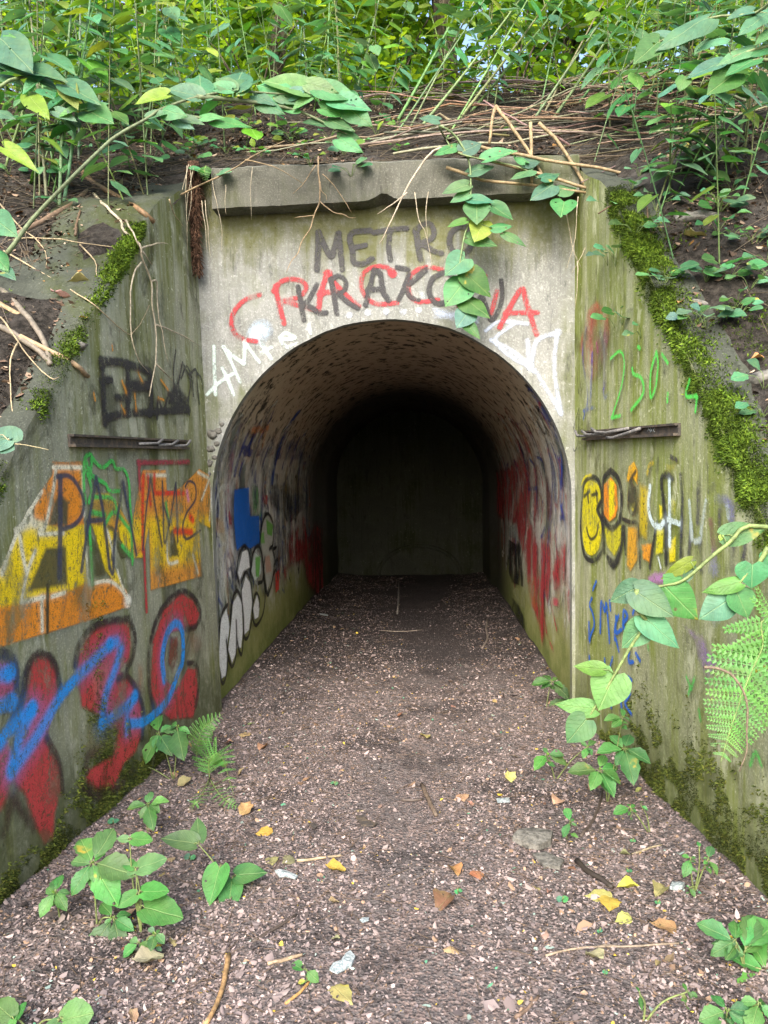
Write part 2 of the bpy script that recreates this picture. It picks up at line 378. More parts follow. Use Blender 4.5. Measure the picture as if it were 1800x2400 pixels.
# ---------------------------------------------------------------- portal wall with arch opening, lintel
def arch_pts(r, n=48, z0=-0.1):
    a = [(XC-r, z0)] + [(XC-r, z0+(ZS-z0)*k/8) for k in range(1, 8)]
    a += [(XC-r*math.cos(math.pi*k/n), ZS+r*math.sin(math.pi*k/n)) for k in range(n+1)]
    a += [(XC+r, z0+(ZS-z0)*k/8) for k in range(7, -1, -1)]
    return a
portal = empty('tunnel_portal', (XC, YP, 0), 'grey concrete portal wall round the arched tunnel mouth with METRO lettering', 'wall')
PL = Vector((XC, YP, 0))
def build_portal():
    # rectangular sheet with the arch cut: columns of quads above the curve, strips beside it
    mb = MB(); X0, X1, Z1 = -1.45, 0.97, 3.37; n = 64
    xs = [XC-RT*math.cos(math.pi*k/n) for k in range(n+1)]
    zs = [ZS+RT*math.sin(math.pi*k/n) for k in range(n+1)]
    zs = [z+0.006*fb(x, z, 2, 8) for x, z in zip(xs, zs)]
    V = []; F_ = []
    for x, z in zip(xs, zs): V += [(x, YP, z), (x, YP, Z1)]
    for i in range(n): a = 2*i; F_.append((a, a+2, a+3, a+1))
    mb.add(V, F_)
    mb.add([(X0, YP, -.1), (XC-RT, YP, -.1), (XC-RT, YP, zs[0]), (XC-RT, YP, Z1), (X0, YP, Z1)], [(0, 1, 2, 3, 4)])
    mb.add([(X1, YP, -.1), (XC+RT, YP, -.1), (XC+RT, YP, zs[-1]), (XC+RT, YP, Z1), (X1, YP, Z1)], [(4, 3, 2, 1, 0)])
    rim = [(XC-RT, -.1)] + list(zip(xs, zs)) + [(XC+RT, -.1)]
    V = []; F_ = []
    for x, z in rim: V += [(x, YP, z), (x, YP+.07, z)]
    for i in range(len(rim)-1): a = 2*i; F_.append((a, a+1, a+3, a+2))
    mb.add(V, F_)
    V = []; F_ = []                                      # back of the lip: a step out to the lining
    for x, z in rim:
        k = 1.035; V += [(x, YP+.07, z), (XC+(x-XC)*k, YP+.07, ZS+(z-ZS)*(k if z > ZS else 1))]
    for i in range(len(rim)-1): a = 2*i; F_.append((a, a+1, a+3, a+2))
    mb.add(V, F_)
    return link('wall', mb.mesh('portal_wall', M['portal'], PL, False), portal)
portal_wall = build_portal()
def build_lintel():
    # beam standing proud of the wall; lower edge chipped and rising a little to one side
    mb = MB(); yf, yb = YP-0.14, YP-0.002; n = 60
    a, b = atY(Q('P', (497, 489)), yf), atY(Q('P', (1358, 446)), yf)
    V = []
    for i in range(n+1):
        t = i/n; x = a.x+(b.x-a.x)*t; zb = a.z+(b.z-a.z)*t + 0.005*fb(x, 3, 0, 9)
        chip = 0.05*math.exp(-((t-.47)/.022)**2) + .02*math.exp(-((t-.49)/.01)**2)
        zt_ = 3.40+0.012*fb(x, 8, 0, 4)
        V += [(x, yf+chip*.5, zb+chip), (x, yf, zt_-0.02), (x, yf+.03, zt_), (x, yb+.02, zt_), (x, yb, zb+chip*.4)]
    F_ = []
    for i in range(n):
        for k in range(5):
            p, q = 5*i+k, 5*i+(k+1) % 5; F_.append((p, q, q+5, p+5))
    F_.append((4, 3, 2, 1, 0)); F_.append(tuple(5*n+k for k in range(5)))
    mb.add(V, F_)
    return link('lintel', mb.mesh('lintel', M['lintel'], PL, False), portal)
build_lintel()
def rock(c, s, seed, n=10, squash=(1, 1, 1)):
    mb = MB(); V = []; F_ = []; m = n//2+1
    for i in range(m+1):
        th = math.pi*i/m
        for k in range(n):
            ph = 2*math.pi*k/n; d = Vector((math.sin(th)*math.cos(ph), math.sin(th)*math.sin(ph), math.cos(th)))
            r = 1+.35*fb(d.x+seed*3.7, d.y, d.z, 1.3)
            V.append((c[0]+d.x*r*s*squash[0], c[1]+d.y*r*s*squash[1], c[2]+d.z*r*s*squash[2]))
    for i in range(m):
        for k in range(n): a = i*n+k; b = i*n+(k+1) % n; F_.append((a, b, b+n, a+n))
    mb.add(V, F_); return mb
# rubble laid bare at the arch's spring
for i, (x, y, s) in enumerate([(498, 1018, .034), (512, 1010, .022), (494, 1052, .026), (508, 1040, .02), (490, 1085, .026), (503, 1072, .018), (520, 995, .016), (488, 1112, .02)]):
    c = atY((x, y), YP); mb = rock(c, s, i, 10, (1, .55, .85)); link('stone', mb.mesh('stone', M['stone'], PL), portal)

# ---------------------------------------------------------------- tunnel lining and end wall
tunnel = empty('tunnel', (XC, 8, 0), 'sooty concrete barrel-vaulted tunnel running back to a dark end wall', 'tunnel'); TL = Vector((XC, 8, 0))
def build_tunnel():
    r = RT*1.035; n = 40
    sec = [(XC-RT*1.035, -.1+(ZS+.1)*k/6) for k in range(6)] + [(XC-r*math.cos(math.pi*k/n), ZS+r*math.sin(math.pi*k/n)) for k in range(n+1)] + [(XC+RT*1.035, -.1+(ZS+.1)*k/6) for k in range(5, -1, -1)]
    # the lining narrows slightly towards the end, as the photograph's perspective shows
    ys = np.concatenate([np.linspace(YP+.068, 6, 16), np.linspace(6.2, YE+.2, 22)])
    V = []
    for i, y in enumerate(ys):
        k = 1 - .05*max(0, min(1, (y-9.9)/.08))
        for x, z in sec:
            nn = .010*fb(x*2, y*1.5, z*2, 1.2)
            V.append((XC+(x-XC)*(k+nn), y, z if z < ZS else ZS+(z-ZS)*(k+nn)))
    Fq = grid_faces(len(ys), len(sec))
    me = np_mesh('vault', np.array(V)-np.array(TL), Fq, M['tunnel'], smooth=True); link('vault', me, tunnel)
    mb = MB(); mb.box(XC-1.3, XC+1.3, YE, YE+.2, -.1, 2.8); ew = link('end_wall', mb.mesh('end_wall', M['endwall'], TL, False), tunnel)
    # raised arch moulding low on the end wall, and the blocked opening inside it
    mb = MB(); c = atY(Q('Z8', (860, 1660)), YE); rr = .62
    pts = [(c.x-rr*math.cos(math.pi*k/24), YE-.02, .0+rr*1.0*math.sin(math.pi*k/24)*.72) for k in range(25)]
    mb.tube(pts, .035, 6); o = link('arch_moulding', mb.mesh('arch_moulding', M['endwall'], TL), ew)
    mb = MB(); k = .93; pts = [(c.x-rr*k*math.cos(math.pi*i/24), YE-.006, rr*.72*k*math.sin(math.pi*i/24)) for i in range(25)]
    mb.add(pts, [tuple(range(25))]); link('blocked_opening', mb.mesh('blocked_opening', M['endwall'], TL, False), ew)
build_tunnel()

# ---------------------------------------------------------------- wing walls
def build_wing(side):
    L = side < 0; fx = xl if L else xr; zt_ = ztl if L else ztr; s = -1 if L else 1
    root = empty('wing_wall', (fx(3, 0), 3, 0),
                 'mossy wing wall with orange and yellow graffiti above red and blue letters' if L else
                 'algae-streaked wing wall with yellow smiley graffiti and green date 25.04', 'wall')
    o0 = root.location.copy()
    ys = np.linspace(0.9, YP+.01, 76); nz = 40; V = []
    def top(y): return zt_(y) + 0.03*fb(y, 1.0*s, 7, 3.0)*(1 if y < YP-.1 else 0)
    for y in ys:
        zt1 = top(y)
        for k in range(nz+1):
            z = -.1 + (zt1+.1)*k/nz; V.append((fx(y, z), y, z))
    me = np_mesh('wall_face', np.array(V)-np.array(o0), grid_faces(len(ys), nz+1), M['wing_l' if L else 'wing_r'], smooth=False)
    wall = link('wall_face', me, root)
    V = []; nw = 14 # broad sloping top, rough cast
    for y in ys:
        zt1 = top(y); x0 = fx(y, zt1)
        for k in range(nw+1):
            d = .56*k/nw; e = min(1, d/.06)
            V.append((x0 + s*(d if k else 0), y, zt1 + e*(.035*fb(x0+s*d, y, 2, 3.2)+.012*fb(x0+s*d, y, 2, 12)) - (.012 if k == 0 else 0)))
    me = np_mesh('wall_top', np.array(V)-np.array(o0), grid_faces(len(ys), nw+1), M['top'], smooth=True)
    link('wall_top', me, root)
    return root, wall, o0
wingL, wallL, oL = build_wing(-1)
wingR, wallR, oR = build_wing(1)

# ---------------------------------------------------------------- iron bars on the wing walls
def planeL(p):
    d = ray(p); A = Vector((1, -0.10, 0.027)); c = -1.30-0.10*YP   # x -0.10 y +0.027 z = c
    return CAM + d*((c-A.dot(CAM))/A.dot(d))
def planeR(p):
    d = ray(p); A = Vector((1, 0.12, 0)); c = 0.935+0.12*YP
    return CAM + d*((c-A.dot(CAM))/A.dot(d))
def build_bars():
    for L in (True, False):
        pl = planeL if L else planeR; s = 1 if L else -1; root, o0 = (wingL, oL) if L else (wingR, oR)
        q = [Q('R3', (502, 1998)), Q('R3', (1365, 2030))] if L else [Q('C4', (880, 1052)), Q('C4', (1283, 1025))]
        a, b = pl(q[0]), pl(q[1]); u = (b-a).normalized(); nrm = Vector((s, 0, 0)); nrm = (nrm-u*nrm.dot(u)).normalized(); upv = Vector((0, 0, 1))
        hh = .027; d = .035
        def P3(t, n_, z_): return a + u*((b-a).length*t) + nrm*n_ + upv*z_
        mb = MB(); V = [P3(t, n_, z_) for t in (0, 1) for n_, z_ in ((-.01, -hh), (d, -hh), (d, -hh+.012), (.012, -hh+.012), (.012, hh-.01), (d*.8, hh-.01), (d*.8, hh), (-.01, hh))]
        F_ = [(k, (k+1) % 8, 8+(k+1) % 8, 8+k) for k in range(8)] + [tuple(range(7, -1, -1)), tuple(range(8, 16))]
        mb.add(V, F_); bar = link('iron_channel', mb.mesh('iron_channel', M['iron'], o0, False), root)
        if L: rods = [[(.50, .02, -.005), (.66, .03, .0), (.70, .035, .022)], [(.68, .02, -.008), (.80, .034, -.004), (.86, .036, .02)], [(.84, .02, -.01), (.96, .036, -.006), (1.0, .038, .024)]]
        else: rods = [[(-.06, .05, .03), (-.03, .05, .0), (.06, .045, -.004), (.28, .04, .004)], [(.04, .05, .026), (.10, .05, .004), (.30, .04, -.002), (.44, .035, .01)], [(.20, .06, .034), (.26, .06, .012), (.36, .045, .006), (.58, .03, .02)], [(.40, .06, -.02), (.46, .06, -.024), (.58, .045, -.006), (.70, .03, .016)]]
        for rd in rods:
            mb = MB(); mb.tube([P3(*p) for p in rd], .008, 6); link('bent_rod', mb.mesh('bent_rod', M['rebar'], o0), bar)
        if not L:                                        # small pale tag written on the bar
            t0 = .74
            for st in ([(0, .0), (.005, .016), (.014, .018)], [(-.002, .006), (.012, .008)], [(.022, .012), (.016, .004), (.022, -.004), (.03, .004), (.022, .012)], [(.036, .012), (.052, -.004)], [(.052, .012), (.036, -.004)]):
                mb = MB(); mb.tube([a+u*((b-a).length*t0+p[0]*1.4)+nrm*(.014)+upv*p[1]*1.2 for p in st], .0018, 4); link('paint_mark', mb.mesh('paint_mark', M['scrap'], o0), bar)
build_bars()

# ---------------------------------------------------------------- graffiti: thin sheets of paint lying on the walls
class Surf:
    lift = 0.0
    def __init__(s, kind): s.kind = kind
    def uv(s, p):
        if s.kind == 'P': q = atY(p, YP); return (q.x, q.z)
        if s.kind == 'L': q = planeL(p); return (q.y, q.z)
        if s.kind == 'R': q = planeR(p); return (q.y, q.z)
        r = RT*1.035; d = ray(p)                       # tunnel: u along the tunnel, v along the section
        x = XC + (r if s.kind == 'TR' else -r); q = CAM + d*((x-CAM.x)/d.x)
        if q.z > ZS:
            ox, oz = CAM.x-XC, CAM.z-ZS; a = d.x*d.x+d.z*d.z; b = 2*(ox*d.x+oz*d.z); c = ox*ox+oz*oz-r*r
            q = CAM + d*((-b+math.sqrt(b*b-4*a*c))/(2*a))
            cs = (XC-q.x)/r if s.kind == 'TL' else (q.x-XC)/r
            return (q.y, ZS + r*math.acos(max(-1, min(1, cs))))
        return (q.y, q.z)
    def xyz(s, U, V):
        e = 0.003 + s.lift
        if s.kind == 'P': return np.stack([U, np.full_like(U, YP-e), V], -1)
        if s.kind == 'L': return np.stack([-1.30-.027*V-.10*(YP-U)+e, U, V], -1)
        if s.kind == 'R': return np.stack([.935+.12*(YP-U)-e, U, V], -1)
        r0 = RT*1.035; r = r0-.016-s.lift; sg = -1 if s.kind == 'TL' else 1
        a = np.maximum(0, (V-ZS)/r0)
        return np.stack([XC+sg*r*np.cos(a), U, np.where(V < ZS, V, ZS+r*np.sin(a))], -1)
def smooth_line(p, n=6):
    p = np.array(p, float)
    if len(p) < 3: return p
    q = np.vstack([2*p[0]-p[1], p, 2*p[-1]-p[-2]]); out = []
    for i in range(1, len(q)-2):
        for t in np.linspace(0, 1, n, endpoint=False):
            a, b, c, d = q[i-1], q[i], q[i+1], q[i+2]
            out.append(.5*((2*b)+(-a+c)*t+(2*a-5*b+4*c-d)*t*t+(-a+3*b-3*c+d)*t**3))
    out.append(p[-1]); return np.array(out)
class Paint:
    count = 0
    def __init__(s, kind, cell=.0065, cu=1.0):
        Paint.count += 1; s.s = Surf(kind); s.s.lift = .0011*(Paint.count % 16)
        s.ops = []; s.cell = cell; s.cu = cu
    def line(s, crop, pts, w, c, a=1.0, soft=.3, sm=True):
        p = [s.s.uv(Q(crop, q)) for q in pts]; p = smooth_line(p) if sm else np.array(p)
        s.ops.append(('l', p, w*2.0, lin(*c), a*.20, .95)); s.ops.append(('l', p, w*random.uniform(.88, 1.1), lin(*c), a, soft)); return s
    def lines(s, crop, lst, w, c, a=1.0, soft=.3, sm=True):
        for l in lst: s.line(crop, l, w, c, a, soft, sm)
        return s
    def fill(s, crop, pts, c, a=1.0, soft=.012, sm=False):
        p = [s.s.uv(Q(crop, q)) for q in pts]
        if sm: p = smooth_line(p+[p[0]], 4)
        s.ops.append(('f', np.array(p), soft, lin(*c), a, 0)); return s
    def dot(s, crop, pt, r, c, a=1.0, soft=.6):
        p = np.array([s.s.uv(Q(crop, pt))]*2); p[1] += 1e-4; s.ops.append(('l', p, 2*r, lin(*c), a, soft)); return s
    def build(s, name, parent, off, label, mat='paint'):
        lo = np.min([o[1].min(0)-.08 for o in s.ops], 0); hi = np.max([o[1].max(0)+.08 for o in s.ops], 0)
        cu, cv = s.cell*s.cu, s.cell
        if s.s.kind in 'LR':
            lo[1] = max(lo[1], .02)
        if s.s.kind in ('TL', 'TR'): lo[0] = max(lo[0], YP+.075); lo[1] = max(lo[1], .03)
        if s.s.kind in 'LR': hi[0] = min(hi[0], YP-.004)
        us = np.arange(lo[0], hi[0]+cu, cu); vs_ = np.arange(lo[1], hi[1]+cv, cv)
        if s.s.kind in 'LR': us = us[us < YP-.003]
        U, W = np.meshgrid(us, vs_, indexing='ij'); A = np.zeros_like(U); C = np.zeros(U.shape+(3,))
        for kind, p, w_, c, a, soft in s.ops:
            mg = .12 if kind == 'l' else .1
            i0, i1 = np.searchsorted(us, [p[:, 0].min()-mg-w_, p[:, 0].max()+mg+w_]); j0, j1 = np.searchsorted(vs_, [p[:, 1].min()-mg-w_, p[:, 1].max()+mg+w_])
            u, v = U[i0:i1, j0:j1], W[i0:i1, j0:j1]
            if u.size == 0: continue
            d = np.full(u.shape, 9.0); ins = np.zeros(u.shape, bool)
            pp = p if kind == 'l' else np.vstack([p, p[:1]])
            for k in range(len(pp)-1):
                x0, y0 = pp[k]; x1, y1 = pp[k+1]; L2 = (x1-x0)**2+(y1-y0)**2+1e-12
                t = np.clip(((u-x0)*(x1-x0)+(v-y0)*(y1-y0))/L2, 0, 1)
                d = np.minimum(d, np.hypot(u-x0-t*(x1-x0), v-y0-t*(y1-y0)))
                if kind == 'f':
                    cr = ((y0 > v) != (y1 > v)); dy = (y1-y0) if abs(y1-y0) > 1e-9 else 1e-9
                    ins ^= cr & (u < (x1-x0)*(v-y0)/dy+x0)
            if kind == 'l':
                h = w_/2; sf = max(h*soft, s.cell*.6); al = np.clip((h+sf-d)/(2*sf), 0, 1)
            else:
                sd_ = np.where(ins, d, -d); sf = max(w_, s.cell*.6); al = np.clip((sd_+sf)/(2*sf), 0, 1)
            al = al*al*(3-2*al)*a
            A0 = A[i0:i1, j0:j1]; C0 = C[i0:i1, j0:j1]; An = al+A0*(1-al)
            with np.errstate(all='ignore'):
                Cn = (np.array(c)*al[..., None]+C0*(A0*(1-al))[..., None])/np.maximum(An, 1e-6)[..., None]
            C[i0:i1, j0:j1] = np.where((al > 1e-4)[..., None], Cn, C0); A[i0:i1, j0:j1] = An
        for _ in range(3):                              # spread colour one cell past the painted edge
            m = A < 1e-3
            if not m.any(): break
            num = np.zeros_like(C); den = np.zeros_like(A); has = (C.sum(-1) > 0).astype(float)
            for ax, sh in ((0, 1), (0, -1), (1, 1), (1, -1)):
                num += np.roll(C*has[..., None], sh, ax); den += np.roll(has, sh, ax)
            upd = m & (has == 0) & (den > 0); C[upd] = num[upd]/den[upd][:, None]
        if s.s.kind in 'LR':
            zt_ = ztl if s.s.kind == 'L' else ztr
            lim = np.array([zt_(y)-.03 for y in us])[:, None]; A[(W > lim)] = 0
        if s.s.kind == 'P':                              # keep off the opening
            A[(np.hypot(U-XC, W-ZS) < RT+.012) & (W > ZS)] = 0; A[(W <= ZS) & (abs(U-XC) < RT+.004)] = 0
        nu, nv = U.shape; Fq = grid_faces(nu, nv); am = A.ravel()
        Fq = Fq[am[Fq].max(1) > .02]
        if s.s.kind == 'P':
            uu, ww = U.ravel()[Fq], W.ravel()[Fq]
            Fq = Fq[((np.hypot(uu-XC, ww-ZS) > RT+.004) | (ww <= ZS)).all(1)]
        used = np.unique(Fq); mp = np.zeros(nu*nv, np.int64); mp[used] = np.arange(len(used))
        X = s.s.xyz(U, W).reshape(-1, 3)[used] - np.array(off)
        me = np_mesh(name, X, mp[Fq], M[mat], np.concatenate([C.reshape(-1, 3)[used], am[used][:, None]], 1))
        return tag(link(name, me, parent), label)
BK, GY, RD = (38, 38, 42), (74, 74, 78), (176, 44, 56)
WH = (238, 244, 244)
# ---- portal: METRO over KRAKOW over red CRACOVIA, white scrawls
p = Paint('P')
p.lines('Z3', [[(80,410),(85,620),(95,830)], [(20,830),(120,730),(240,650)], [(150,600),(200,700),(250,830)], [(165,415),(240,570),(305,720)], [(165,420),(250,500),(335,560)],
  [(345,370),(345,470),(340,560)], [(345,370),(420,480),(475,550)], [(480,380),(530,450),(575,520)], [(490,470),(580,420)], [(650,340),(700,300),(780,340),(660,360),(720,420),(800,390)], [(900,230),(915,300)]], .027, (196, 214, 210), .78, .6)
p.dot('Z3', (495,270), .075, (176, 196, 216), .7, .9).dot('Z3', (440,310), .05, (188, 206, 222), .7, .9)
for q in [(630,510),(715,500),(800,495),(880,497),(950,488)]: p.dot('Z7', q, .022, (196, 206, 226), .75, .9)
p.fill('Z7', [(1010,470),(1080,480),(1240,520),(1230,560),(1120,540),(1020,530)], (186, 200, 226), .7, .05)
p.fill('Z7', [(940,390),(980,400),(1000,450),(960,440)], (196, 210, 226), .6, .03)
p.lines('C4', [[(560,570),(480,640),(560,720),(640,760),(700,850),(760,950)], [(750,600),(735,760),(765,960)], [(620,640),(632,760),(660,645),(755,605)], [(440,600),(500,560),(620,570)], [(460,640),(560,690),(640,770)]], .03, (184, 196, 218), .68, .9)
p.build('white_graffiti', portal_wall, PL, 'faded white scrawl AMFE and crown outline around the arch')
p = Paint('P')
p.lines('Z7', [[(215,418),(150,440),(100,490),(85,550),(105,600),(150,625),(200,632)], [(290,380),(300,440),(328,550)], [(280,400),(310,360),(360,345),(410,355),(430,385),(400,425),(330,445)], [(340,450),(420,475),(490,490)],
  [(490,470),(500,400),(530,318)], [(530,318),(570,370),(640,440),(675,470)], [(490,412),(575,400)], [(835,325),(800,290),(740,290),(695,320),(685,380),(710,430),(760,460),(850,455)],
  [(1060,300),(980,290),(920,320),(905,370),(910,420),(950,450),(1040,440)], [(1105,345),(1125,400),(1140,470),(1200,400),(1258,330)], [(1312,400),(1300,450),(1285,505)], [(1325,570),(1370,480),(1428,390),(1450,460),(1495,600)], [(1350,502),(1500,500)]], .033, (168, 50, 60), .8, .5)
p.dot('Z7', (530,322), .03, RD, .9).dot('Z7', (828,318), .03, RD, .8)
p.build('red_graffiti', portal_wall, PL, 'red spray lettering CRACOVIA above the arch', 'paintm')
p = Paint('P')
p.lines('Z7', [[(480,300),(484,220),(487,130)], [(487,130),(515,190),(545,240),(565,190),(580,135)], [(580,135),(590,220),(597,300)], [(725,120),(650,128),(632,160),(645,215),(650,265),(690,275),(735,250)], [(650,200),(705,188)],
  [(745,130),(820,115),(895,110)], [(818,118),(812,200),(820,255)], [(940,115),(945,180),(960,255)], [(935,125),(965,95),(1000,90),(1020,120),(1012,155),(960,182)], [(965,180),(1020,215),(1055,226)],
  [(1130,103),(1097,140),(1095,190),(1120,225),(1160,225),(1190,195),(1195,140),(1170,105),(1130,103)]], .036, (62, 62, 66), .92, .45)
p.lines('Z7', [[(392,380),(405,450),(420,535)], [(480,370),(445,435),(415,470)], [(420,465),(460,480),(490,502),(522,500)], [(545,345),(560,430),(572,505)], [(545,350),(580,330),(612,355),(608,395),(570,415)], [(580,415),(620,450),(668,480)],
  [(705,465),(720,400),(745,305)], [(745,305),(772,320),(785,400),(812,445)], [(715,395),(785,390)], [(905,325),(882,390),(858,440)], [(985,300),(935,345),(890,380)], [(890,380),(910,425),(950,442)], [(850,290),(900,300)],
  [(1050,320),(1010,350),(1000,410),(1030,455),(1075,450),(1110,400),(1110,340),(1080,315),(1050,320)], [(1170,380),(1185,450),(1215,475),(1240,425),(1262,470),(1285,535),(1320,490),(1337,420),(1332,350)]], .033, (50, 50, 56), .85, .45)
p.build('black_graffiti', portal_wall, PL, 'black spray lettering METRO KRAKOW over the arch')
# ---- wing wall with the orange and yellow letters
OR, YE_, OLV = (222, 138, 40), (238, 208, 20), (78, 76, 50)
p = Paint('L', .006)
p.fill('Z1', [(405,115),(630,112),(642,330),(640,600),(530,610),(380,610),(250,570),(250,450),(310,330),(390,210)], OR, .95)
p.fill('Z1', [(100,700),(240,560),(440,620),(640,600),(665,960),(680,1060),(520,1130),(330,1140),(150,1230),(0,1260),(-60,1260),(-60,980),(0,930)], YE_, 1)
p.fill('Z1', [(-60,1240),(150,1210),(330,1130),(520,1110),(680,1040),(860,1020),(970,1100),(1000,1230),(660,1350),(150,1500),(-60,1570)], OR, .95)
p.fill('Z1', [(700,590),(800,600),(880,640),(850,860),(950,1090),(880,1040),(810,960),(760,800)], YE_, .95)
p.fill('Z1', [(690,400),(740,350),(830,350),(900,420),(1000,600),(1090,700),(1100,850),(1010,850),(930,720),(860,610),(700,590)], (206, 150, 50), .9)
p.fill('Z1', [(900,590),(1010,620),(1095,700),(1095,850),(1010,850),(930,720)], YE_, .95)
p.fill('Z1', [(1100,170),(1280,170),(1290,380),(1400,300),(1540,160),(1650,230),(1625,620),(1540,570),(1540,720),(1560,1000),(1160,1110),(1150,600),(1105,800),(1020,850),(1030,500),(1070,300)], (214, 146, 58), .95)
p.fill('Z1', [(1030,560),(1300,540),(1620,540),(1625,620),(1540,575),(1550,760),(1555,880),(1170,930),(1150,600),(1105,780),(1010,700)], YE_, .8, .05)
p.fill('Z1', [(345,775),(500,770),(512,1060),(200,1120)], OLV, .95); p.fill('Z1', [(450,350),(520,420),(512,600),(360,600),(420,400)], OLV, .95)
p.fill('Z1', [(700,680),(760,790),(810,990),(720,1010)], OLV, .95); p.fill('Z1', [(1315,640),(1340,640),(1382,840),(1305,845)], OLV, .95)
p.fill('Z1', [(900,700),(1000,860),(930,860),(900,780)], OLV, .95); p.fill('Z1', [(690,420),(840,400),(880,480),(840,560),(700,540)], (140, 112, 60), .7, .02)
p.fill('Z1', [(560,1060),(640,1060),(660,1230),(560,1240)], (96, 86, 44), .6, .03); p.fill('Z1', [(30,1290),(60,1290),(60,1480),(30,1490)], (110, 92, 40), .5, .03)
p.line('Z1', [(357,1070),(355,1430)], .02, (52, 52, 40), .95, .3)
for q in ([(400,110),(480,120),(640,112)],): p.line('Z1', q, .014, (150, 96, 40), .8, .3)
p.lines('Z1', [[(400,150),(640,152)], [(420,180),(400,330),(340,600),(290,640)], [(310,340),(210,500),(120,660),(40,860),(0,980)], [(140,690),(160,820),(190,960)], [(260,800),(200,960),(150,1200)], [(155,1200),(330,1160)], [(310,1160),(315,1420)],
  [(390,1155),(490,1125)], [(290,670),(480,662)], [(630,160),(635,350),(642,520)], [(660,780),(665,940),(680,1060)], [(680,1060),(830,1035),(930,1100),(990,1200)], [(820,640),(850,740),(870,830)], [(900,950),(930,1040),(960,1130)], [(1130,212),(1280,212)],
  [(1290,740),(1300,890),(1372,885)], [(1490,830),(1530,970)], [(1530,190),(1625,240)], [(1620,240),(1560,400)], [(1645,250),(1620,560)]], .018, (226, 224, 200), .9, .5)
p.lines('Z1', [[(110,640),(240,590),(330,600)], [(0,960),(30,900)], [(210,500),(260,600)]], .03, (220, 216, 192), .7, .7)
p.dot('Z1', (985,1190), .035, (228, 228, 214), .95, .8)
p.lines('Z1', [[(650,420),(638,250),(645,90),(690,50),(730,110),(790,150),(860,100),(890,160),(955,170),(990,260),(1000,420),(1010,560),(1000,640)], [(660,110),(690,200),(760,250),(810,280),(840,330),(930,335)], [(700,380),(860,392),(900,480)],
  [(700,500),(800,520)], [(685,620),(695,840),(705,1060)], [(800,600),(880,500),(1000,640)], [(1010,640),(1020,900)], [(940,760),(1020,850)], [(660,180),(700,320),(680,420)], [(700,90),(690,230)], [(1280,430),(1300,560)]], .024, (70, 184, 84), .9, .4)
p.lines('Z1', [[(1060,112),(1250,112),(1460,108)], [(1072,112),(1072,220),(1080,320)]], .03, (160, 62, 76), .75, .7)
p.lines('Z1', [[(1105,220),(1098,420),(1100,800)], [(1140,220),(1150,340),(1160,440)], [(1190,210),(1190,320),(1200,350),(1320,350),(1420,352)]], .028, (214, 48, 40), .85, .6)
p.lines('Z1', [[(1110,800),(1118,1000),(1130,1270)]], .026, (176, 50, 58), .9, .4); p.lines('Z1', [[(1350,645),(1480,655)], [(1470,540),(1490,560)]], .04, (222, 50, 40), .9, .7)
p.line('Z1', [(1445,340),(1455,400)], .03, (214, 130, 170), .8, .8)
TB = (58, 62, 84)
p.lines('Z1', [[(455,230),(455,600),(450,1000)]], .036, TB, .9, .3)
p.lines('Z1', [[(430,222),(520,218),(590,290),(640,420),(620,530),(560,600),(480,630)], [(620,960),(680,560),(735,230)], [(735,230),(790,500),(840,930)], [(670,570),(775,560)], [(840,930),(868,965),(880,700),(945,260)], [(945,260),(990,500),(1050,830)]], .024, TB, .92, .3)
p.lines('Z1', [[(1100,790),(1130,450),(1160,230)], [(1160,230),(1210,540),(1250,765)], [(1252,260),(1260,500),(1270,740),(1320,520),(1358,270)], [(1358,270),(1366,500),(1370,735)], [(1260,440),(1310,600)], [(1430,300),(1460,258),(1508,290),(1510,400),(1440,510),(1412,620),(1440,708),(1550,640)]], .016, (52, 54, 76), .92, .3)
p.line('Z1', [(830,620),(870,640),(880,700)], .02, (60, 60, 56), .7, .4)
p.build('letter_graffiti', wallL, oL, 'orange and yellow block letters with dark blue tag PANK2 and green scribble', 'paintm')
p = Paint('L', .006)
RDL, DKR = (178, 58, 62), (46, 38, 42)
p.fill('Z2', [(-60,640),(60,650),(100,760),(100,900),(-60,960)], RDL, .95, .02); p.fill('Z2', [(-60,1350),(40,1230),(90,1350),(50,1600),(-60,1850)], RDL, .9, .03)
p.fill('Z2', [(230,610),(330,595),(400,700),(420,880),(330,1180),(430,1400),(440,1600),(395,1750),(380,1950),(310,1990),(250,1850),(160,1600),(60,1500),(120,1200),(180,900)], RDL, .95, .025)
p.fill('Z2', [(556,620),(620,460),(760,345),(940,350),(962,500),(945,620),(870,700),(985,800),(1030,950),(1040,1150),(1000,1300),(900,1400),(840,1560),(700,1570),(620,1500),(650,1430),(820,1330),(860,1150),(720,1030),(590,970),(560,800)], RDL, .92, .025)
p.fill('Z2', [(1105,700),(1120,480),(1200,250),(1330,125),(1420,180),(1470,280),(1440,370),(1350,395),(1250,420),(1200,560),(1215,760),(1290,850),(1380,680),(1450,690),(1460,900),(1420,1050),(1250,1070),(1150,970),(1105,850)], RDL, .95, .02)
p.fill('Z2', [(1250,450),(1310,440),(1310,600),(1270,720),(1230,640)], (112, 60, 48), .8, .02)
p.fill('Z2', [(1380,420),(1480,410),(1500,520),(1440,600),(1380,600)], (160, 74, 74), .5, .05); p.fill('Z2', [(990,600),(1060,640),(1070,900),(1000,850)], (176, 118, 76), .5, .05)
p.fill('Z2', [(660,720),(800,640),(770,800),(700,900)], (188, 120, 110), .5, .04)
p.fill('Z2', [(640,1080),(840,1080),(850,1280),(700,1350),(600,1300)], (142, 138, 104), .55, .04)
